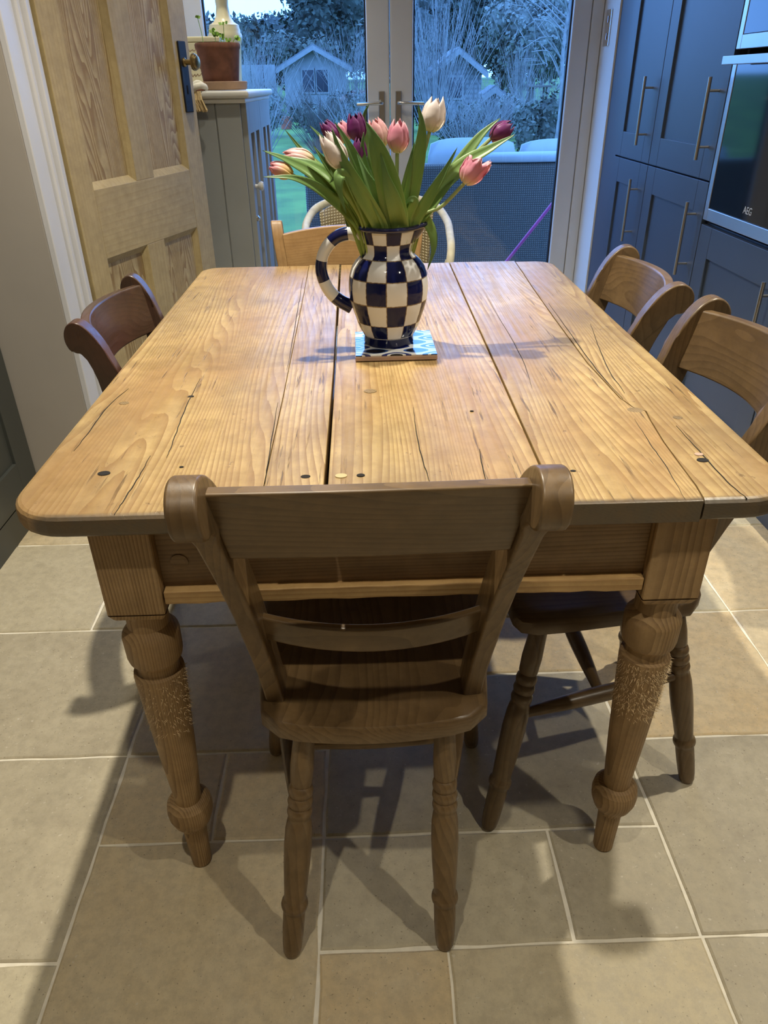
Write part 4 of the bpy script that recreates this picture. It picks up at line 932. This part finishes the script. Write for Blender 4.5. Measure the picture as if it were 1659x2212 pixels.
MB().tube([(.23*cos(a), .02+.22*sin(a), .425) for a in [2*pi*k/32 for k in range(33)]], .013, 10, False).build('seat_ring', 'cane', ca, True)
MB().lathe([(.228, .418), (.228, .432), (.15, .436), (.001, .437)], 32, Matrix.Translation((0, .02, 0)), False).build('seat', 'cane_weave', ca, True)
n = 24; vs = []; fs = []
for k in range(n+1):
    a = radians(20)+radians(140)*k/n
    for z, s_ in ((.45, .88), (.56, .95), (.68, 1.0), (.785, 1.03)): vs.append((.243*cos(a)*s_, .06+.235*sin(a)*s_, z if z < .7 else .735+.055*sin(a)))
for k in range(n):
    for q_ in range(3): fs.append((k*4+q_, k*4+4+q_, k*4+5+q_, k*4+1+q_))
wb = MB().add(vs, fs).build('woven_back', 'cane_weave', ca, True); sl = wb.modifiers.new('t', 'SOLIDIFY'); sl.thickness = .008

# ================================================================== GARDEN
patio = boxo('patio', 'patio', (-9, 9, 3.62, 7.0, -.22, -.12), None, 0); tag(patio, 'pale patio slabs just outside the garden doors', 'patio', kind='structure')
vs = [(-40, 7, -.12), (40, 7, -.12), (40, 26, .50), (-40, 26, .50), (40, 70, 1.43), (-40, 70, 1.43)]
tag(MB().add(vs, [(0, 1, 2, 3), (3, 2, 4, 5)]).build('lawn', 'grass'), 'green lawn rising towards the garden sheds', 'lawn', kind='structure')
def gz(y): return -.12+max(0, y-7)*.62/19 if y < 26 else .5+(y-26)*.4/19
# rattan sofa seen from behind
sf = thing('rattan_sofa', 'dark grey woven rattan garden sofa seen from behind outside the doors', 'sofa', (0, 4.55, -.12))
def rb(n, b, bev=.03): return boxo(n, 'rattan', b, sf, bev, 3)
rb('back', (-.41, 2.05, 0, .12, .06, .86)); rb('arm', (-.41, -.27, .12, .85, .06, .66)); rb('arm', (1.91, 2.05, .12, .85, .06, .66)); rb('seat_base', (-.27, 1.91, .12, .85, .10, .40))
for (x, y) in ((-.34, .06), (1.98, .06), (-.34, .78), (1.98, .78)): boxo('foot', 'iron', (x-.025, x+.025, y-.025, y+.025, 0, .06), sf, .002)
def cushion(label, x0, x1, z0, z1, y, tilt):
    m = MB(); nx, nz = 10, 6; vs = []; fs = []
    for side in (-1, 1):
        for i in range(nx+1):
            for j in range(nz+1):
                a, b = -1+2*i/nx, -1+2*j/nz; e = (1-abs(a)**4)*(1-abs(b)**4); ca_ = 1-.06*b*b*(abs(a) > .5)
                vs.append(((x0+x1)/2+(x1-x0)/2*a*(1-.08*max(0, b)**4), side*(.02+.06*e**.5)*1.0+b*tilt, (z0+z1)/2+(z1-z0)/2*b*(1-.12*a**4)))
    o_ = (nx+1)*(nz+1)
    for s_ in (0, 1):
        for i in range(nx):
            for j in range(nz):
                q_ = s_*o_+i*(nz+1)+j; fs.append((q_, q_+1, q_+nz+2, q_+nz+1))
    rimi = [i*(nz+1) for i in range(nx+1)]+[nx*(nz+1)+j for j in range(1, nz+1)]+[i*(nz+1)+nz for i in range(nx-1, -1, -1)]+[j for j in range(nz-1, 0, -1)]
    for a, b in zip(rimi, rimi[1:]+rimi[:1]): fs.append((a, b, b+o_, a+o_))
    o = tag(m.add(vs, fs).build('cushion', 'cushion', None, True, ang=70), label, 'cushion', 'sofa cushions'); o.location = (0, y, 0)
    return o
cushion('pale grey back cushion on the left of the rattan sofa', -.24, .42, .30, .82, 4.79, .06)
cushion('pale grey back cushion rising behind the white tulip', .43, 1.05, .30, .875, 4.80, .06)
cushion('pale grey rounded back cushion at the right of the rattan sofa', 1.06, 1.74, .30, .86, 4.80, .06)
cushion('pale grey loose cushion lying along the sofa back at right', .74, 1.60, .735, .80, 4.62, .0)
pp = thing('broom_handle', 'purple pole leaning outside the right garden door', 'pole', (.52, 3.74, -.12))
MB().tube([(0, 0, 0), (.30, -.01, .40), (.64, -.02, .85)], .0095, 10).build('pole', 'purple_pole', pp, True)
MB().lathe([(.0135, 0), (.0135, .05), (.011, .055)], 12, Matrix.Rotation(radians(37), 4, 'Y')).build('end_cap', 'iron', pp, True)

# sheds
def shed(name, label, x0, x1, y, depth, zb, eave, ridge, mat, win, over=.12):
    s = thing(name, label, 'shed', ((x0+x1)/2, y, zb)); h = (x1-x0)/2
    MB().prism([(-h, 0), (h, 0), (h, eave), (0, ridge), (-h, eave)], lambda p: (p[0], 0, p[1]), lambda p: (p[0], depth, p[1])).build('walls', mat, s)
    for sd in (-1, 1):
        ex = h+over; k = (ridge-eave)/h
        MB().prism([(0, ridge+.06), (sd*ex, ridge+.06-k*ex), (sd*ex, ridge-k*ex), (0, ridge)], lambda p: (p[0], -.25, p[1]), lambda p: (p[0], depth+.1, p[1])).build('roof', 'roof_felt', s)
        MB().prism([(0, ridge+.02), (sd*ex, ridge+.02-k*ex), (sd*ex, ridge-.10-k*ex), (0, ridge-.10)], lambda p: (p[0], -.29, p[1]), lambda p: (p[0], -.25, p[1])).build('bargeboard', 'shed_pale', s)
    for (a, b, c, d) in win:
        f = boxo('window', 'shed_pale', (a-.05, b+.05, -.03, -.001, c-.05, d+.05), s, 0); boxo('pane', 'dark_pane', (a, b, -.04, -.028, c, d), f, 0)
    return s
yy = 24
a = at(600, 130, yy); b = at(748, 118, yy); tpz = at(675, 100, yy).z; zb = gz(24)
shed('summerhouse', 'pale blue gabled summerhouse seen through the left garden door', a.x+.15, b.x-.05, yy, 2.2, zb, 1.22, tpz-zb, 'shed_pale', [(-.35, -.03, .55, 1.10), (.05, .37, .55, 1.10)], .2)
a = at(935, 130, 20); b = at(1042, 140, 20); zb = gz(20)
shed('playhouse', 'blue grey clad playhouse seen through the right garden door', a.x, b.x, 20, 1.8, zb, 1.12, at(965, 108, 20).z-zb, 'shed_wood', [(-.25, .12, .55, .98)])
a = at(1045, 200, 18); b = at(1085, 200, 18); zb = gz(18)
shed('rabbit_hutch', 'little dark hutch with pitched roof right of the playhouse', a.x, b.x, 18, .5, zb, at(1060, 205, 18).z-zb, at(1062, 190, 18).z-zb, 'fence', [(-.15, .15, .05, .2)], .05)
fn = thing('garden_fence', 'pale horizontal fence panel left of the summerhouse', 'fence', (-8.2, 26.6, gz(26.6)))
for k in range(14): boxo('fence_board', 'shed_pale', (k*.40, k*.40+.37, 0, .03, 0, 1.22), fn, 0)
obk = thing('obelisk', 'slim wooden garden obelisk beside the birch', 'obelisk', (at(1160, 230, 15).x, 15, gz(15)))
for (sx, sy) in ((-1, -1), (1, -1), (1, 1), (-1, 1)): MB().tube([(sx*.17, sy*.17, 0), (sx*.13, sy*.13, .95)], .018, 5).build('post', 'twig', obk)
boxo('cap', 'twig', (-.20, .20, -.20, .20, .95, .98), obk, 0)
rp = tag(MB().lathe([(.001, 0), (.12, 0), (.16, .26), (.14, .26), (.001, .24)], 20, None, False).build('garden_pot', 'redpot', None, True), 'small red clay pot at the far edge of the lawn', 'flowerpot'); rp.location = (at(618, 262, 19).x, 19, gz(19))
ball = tag(MB().lathe([(.001, -.10), (.06, -.08), (.10, 0), (.06, .08), (.001, .10)], 16, None, False).build('garden_ball', 'cushion', None, True), 'pale round ball on the ground before the playhouse', 'ball'); ball.location = (at(1034, 245, 12.5).x, 12.5, gz(12.5)+.1)

# planting
def foliage(m, c, rad, n, size, rr, shell=.55):
    for k in range(n):
        d = Vector((rr.gauss(0, 1), rr.gauss(0, 1), rr.gauss(0, 1))).normalized(); r = shell+(1-shell)*rr.random()
        p = Vector((c[0]+d.x*rad[0]*r, c[1]+d.y*rad[1]*r, c[2]+d.z*rad[2]*r))
        u_ = Vector((rr.gauss(0, 1), rr.gauss(0, 1), rr.gauss(0, 1))).normalized(); v_ = u_.cross(d).normalized() if u_.cross(d).length > .01 else Vector((1, 0, 0))
        s_ = size*rr.uniform(.5, 1.3)
        m.add([p-u_*s_*.5, p+v_*s_*.3, p+u_*s_*.5, p-v_*s_*.3], [(0, 1, 2, 3)])
def blob(m, c, rad, rr):
    vs = []; fs = []; nu, nv = 12, 8
    for j in range(nv+1):
        th = pi*j/nv
        for i in range(nu):
            ph_ = 2*pi*i/nu; k = .62+rr.uniform(-.08, .08)
            vs.append((c[0]+rad[0]*k*sin(th)*cos(ph_), c[1]+rad[1]*k*sin(th)*sin(ph_), c[2]+rad[2]*k*cos(th)))
    for j in range(nv):
        for i in range(nu): fs.append((j*nu+i, j*nu+(i+1) % nu, (j+1)*nu+(i+1) % nu, (j+1)*nu+i))
    m.add(vs, fs)
def leafy(name, label, cat, u, vtop, y, wpx, mat, n, size, seed, blobs=5, trunk=True, group=None, vbase=None):
    rr = random.Random(seed); top = at(u, vtop, y); L_ = at(u-wpx/2, vtop, y); half = abs(top.x-L_.x); g = gz(y); H = top.z-g
    t = thing(name, label, cat, (top.x, y, g), 0, group); m = MB()
    zb_ = .15*H if trunk else .02*H
    for k in range(blobs):
        fx = rr.uniform(-.55, .55); fz = rr.uniform(0, 1); c = (half*fx, rr.uniform(-.4, .4)*half, zb_+(H-zb_)*(.25+.5*fz)); rad = (half*(.75-.25*abs(fx)), half*.7, (H-zb_)*rr.uniform(.26, .36))
        blob(m, c, rad, rr); foliage(m, c, rad, n//blobs, size, rr)
    m.build('foliage', mat, t)
    if trunk: MB().tube([(0, 0, 0), (.03, 0, H*.3), (0, 0, H*.6)], [half*.08+.03, half*.06+.02, .02], 7).build('trunk', 'twig', t)
    return t
GT = 'trees and shrubs beyond the lawn'
leafy('evergreen_tree', 'dark rounded evergreen left of the summerhouse gable', 'tree', 560, 12, 33, 150, 'evergreen', 5000, .22, 11, 6, True, GT)
leafy('evergreen_tree', 'broad dark evergreen rising behind the summerhouse roof', 'tree', 720, -90, 36, 250, 'evergreen', 6000, .24, 12, 7, True, GT)
leafy('evergreen_tree', 'tall dark conifer behind the playhouse roof', 'tree', 1030, -60, 34, 120, 'evergreen', 4000, .22, 13, 6, True, GT)
leafy('garden_tree', 'pale twiggy tree filling the left door behind the summerhouse', 'tree', 640, 60, 30, 170, 'shrubleaf', 4200, .17, 14, 6, True, GT)
leafy('garden_tree', 'grey green tree behind the centre post of the doors', 'tree', 850, 20, 31, 200, 'shrubleaf', 4200, .18, 15, 6, True, GT)
leafy('garden_tree', 'pale leafy tree at the right edge of the right door', 'tree', 1165, -70, 26, 210, 'paleleaf', 6500, .16, 16, 7, True, GT)
leafy('garden_tree', 'mid green tree right of the conifer', 'tree', 1090, 60, 29, 130, 'shrubleaf', 4000, .17, 17, 5, True, GT)
leafy('garden_tree', 'grey green tree hidden mostly by the grey cupboard', 'tree', 440, 40, 28, 130, 'shrubleaf', 3500, .18, 18, 5, True, GT)
for k, (u, vt, wp, lb) in enumerate(((500, 30, 190, 'far woodland tree at the left edge of the left door'), (610, 18, 190, 'far woodland tree left of the summerhouse ridge'), (745, 5, 200, 'far woodland tree right of the summerhouse ridge'), (860, -60, 200, 'far woodland tree behind the centre door post'), (960, -70, 190, 'far woodland tree behind the willow rods'), (1090, -80, 200, 'far woodland tree behind the conifer'), (1210, -80, 200, 'far woodland tree at the right edge of the right door'))):
    leafy('woodland_tree', lb, 'tree', u, vt, 44+(k % 3)*9, wp, 'woodleaf', 3200, .32, 60+k, 9, False, GT)
GS = 'low shrubs around the sheds'
for (u, vt, y, wp, mt, sd, lb) in ((570, 190, 17, 90, 'paleleaf', 21, 'pale bushy shrub left of the summerhouse door'), (665, 215, 16, 110, 'shrubleaf', 22, 'shrub in front of the summerhouse windows'), (745, 190, 17, 90, 'paleleaf', 23, 'pale shrub beside the left door handle'), (800, 205, 18, 60, 'shrubleaf', 27, 'shrub hidden behind the centre door post'), (905, 190, 18, 60, 'shrubleaf', 24, 'shrub at the left corner of the playhouse'), (1105, 200, 16, 80, 'paleleaf', 25, 'pale shrub right of the little hutch'), (1170, 190, 13, 110, 'shrubleaf', 26, 'loose shrub around the birch trunk'), (1000, 225, 15, 120, 'shrubleaf', 28, 'low shrub before the playhouse wall')):
    leafy('garden_shrub', lb, 'shrub', u, vt, y, wp, mt, 1500, .085, sd, 4, False, GS)
def bare(name, label, u, vtop, y, spread, n, seed, mat, group, r=.012, vb=None):
    rr = random.Random(seed); top = at(u, vtop, y); g = gz(y); H = top.z-g; t = thing(name, label, 'shrub', (top.x, y, g), 0, group); m = MB()
    for k in range(n):
        a_ = rr.gauss(0, 1)*spread; b_ = rr.uniform(-.5, .5)*spread; h = H*rr.uniform(.55, 1.05)
        m.tube([(a_*.15, b_*.15, 0), (a_*.55+rr.uniform(-.05, .05), b_*.5, h*.5), (a_+rr.uniform(-.1, .1), b_, h)], [r, r*.7, r*.25], 3, False)
        for q_ in range(3):
            f = rr.uniform(.4, .9); px, pz = a_*(.1+.9*f), h*f; m.tube([(px, b_*f, pz), (px+rr.uniform(-.35, .35)*spread, b_*f, pz+h*rr.uniform(.08, .25))], [r*.5, r*.2], 3, False)
    o = m.build('twigs', mat, t); return t
bare('bare_willow', 'spray of bare upright willow rods left of the playhouse', 945, -40, 17, .55, 110, 31, 'paletwig', 'bare shrubs in the garden', .010)
bare('bare_shrub', 'bare twiggy shrub in front of the summerhouse', 690, 175, 14, .45, 90, 32, 'twig', 'bare shrubs in the garden', .008)
bare('bare_shrub', 'bare twiggy shrub behind the tall white tulip', 1080, 165, 14, .40, 80, 33, 'paletwig', 'bare shrubs in the garden', .007)
bare('bare_shrub', 'bare arching shrub at the left behind the flowerpot', 540, 120, 13.5, .4, 80, 34, 'paletwig', 'bare shrubs in the garden', .008)
for k, (u, vt, y, sp, nn) in enumerate(((530, 70, 22, .8, 120), (640, 190, 21, .5, 90), (760, 60, 20.5, .6, 130), (905, 70, 24.5, .6, 110), (1010, 195, 13.2, .4, 80), (1130, 90, 23.3, .3, 90), (1180, 150, 17.2, .4, 90), (780, 180, 13.5, .4, 80))):
    bare('bare_shrub', ['tall bare shrub at the far left behind the flowerpot', 'bare shrub before the summerhouse door', 'tall bare shrub right of the summerhouse', 'tall bare shrub left of the playhouse wall', 'bare shrub before the playhouse', 'tall bare shrub right of the playhouse', 'bare shrub left of the birch trunk', 'bare shrub beside the left door handle'][k], u, vt, y, sp, nn, 80+k, 'paletwig', 'bare shrubs in the garden', .007)
# birch
bt = thing('birch_tree', 'slender pale birch with bare branches at the right of the garden', 'tree', (at(1205, 260, 12).x, 12, gz(12)), 0, GT)
rr = random.Random(41)
MB().tube(spline([(0, 0, 0), (.03, 0, .8), (-.02, 0, 1.6), (.05, 0, 2.6), (.02, 0, 3.8)], 5), [.045-.0018*i for i in range(21)], 8).build('trunk', 'paletwig', bt, True)
for k in range(46):
    z = rr.uniform(.9, 3.6); a_ = rr.choice((-1, 1))*rr.uniform(.2, 1.0); y_ = rr.uniform(-.5, .5); m = MB()
    m.tube(spline([(0, 0, z), (a_*.45, y_*.5, z+.32), (a_, y_, z+rr.uniform(.1, .8))], 4), [.014, .012, .011, .010, .009, .008, .007, .005, .003], 4, False)
    for q_ in range(5):
        f = rr.uniform(.4, 1); p0 = Vector((a_*f, y_*f, z+.32*f)); m.tube([p0, p0+Vector((rr.uniform(-.3, .3), rr.uniform(-.2, .2), rr.uniform(-.2, .35)))], [.006, .002], 3, False)
    m.build('branch', 'paletwig', bt)
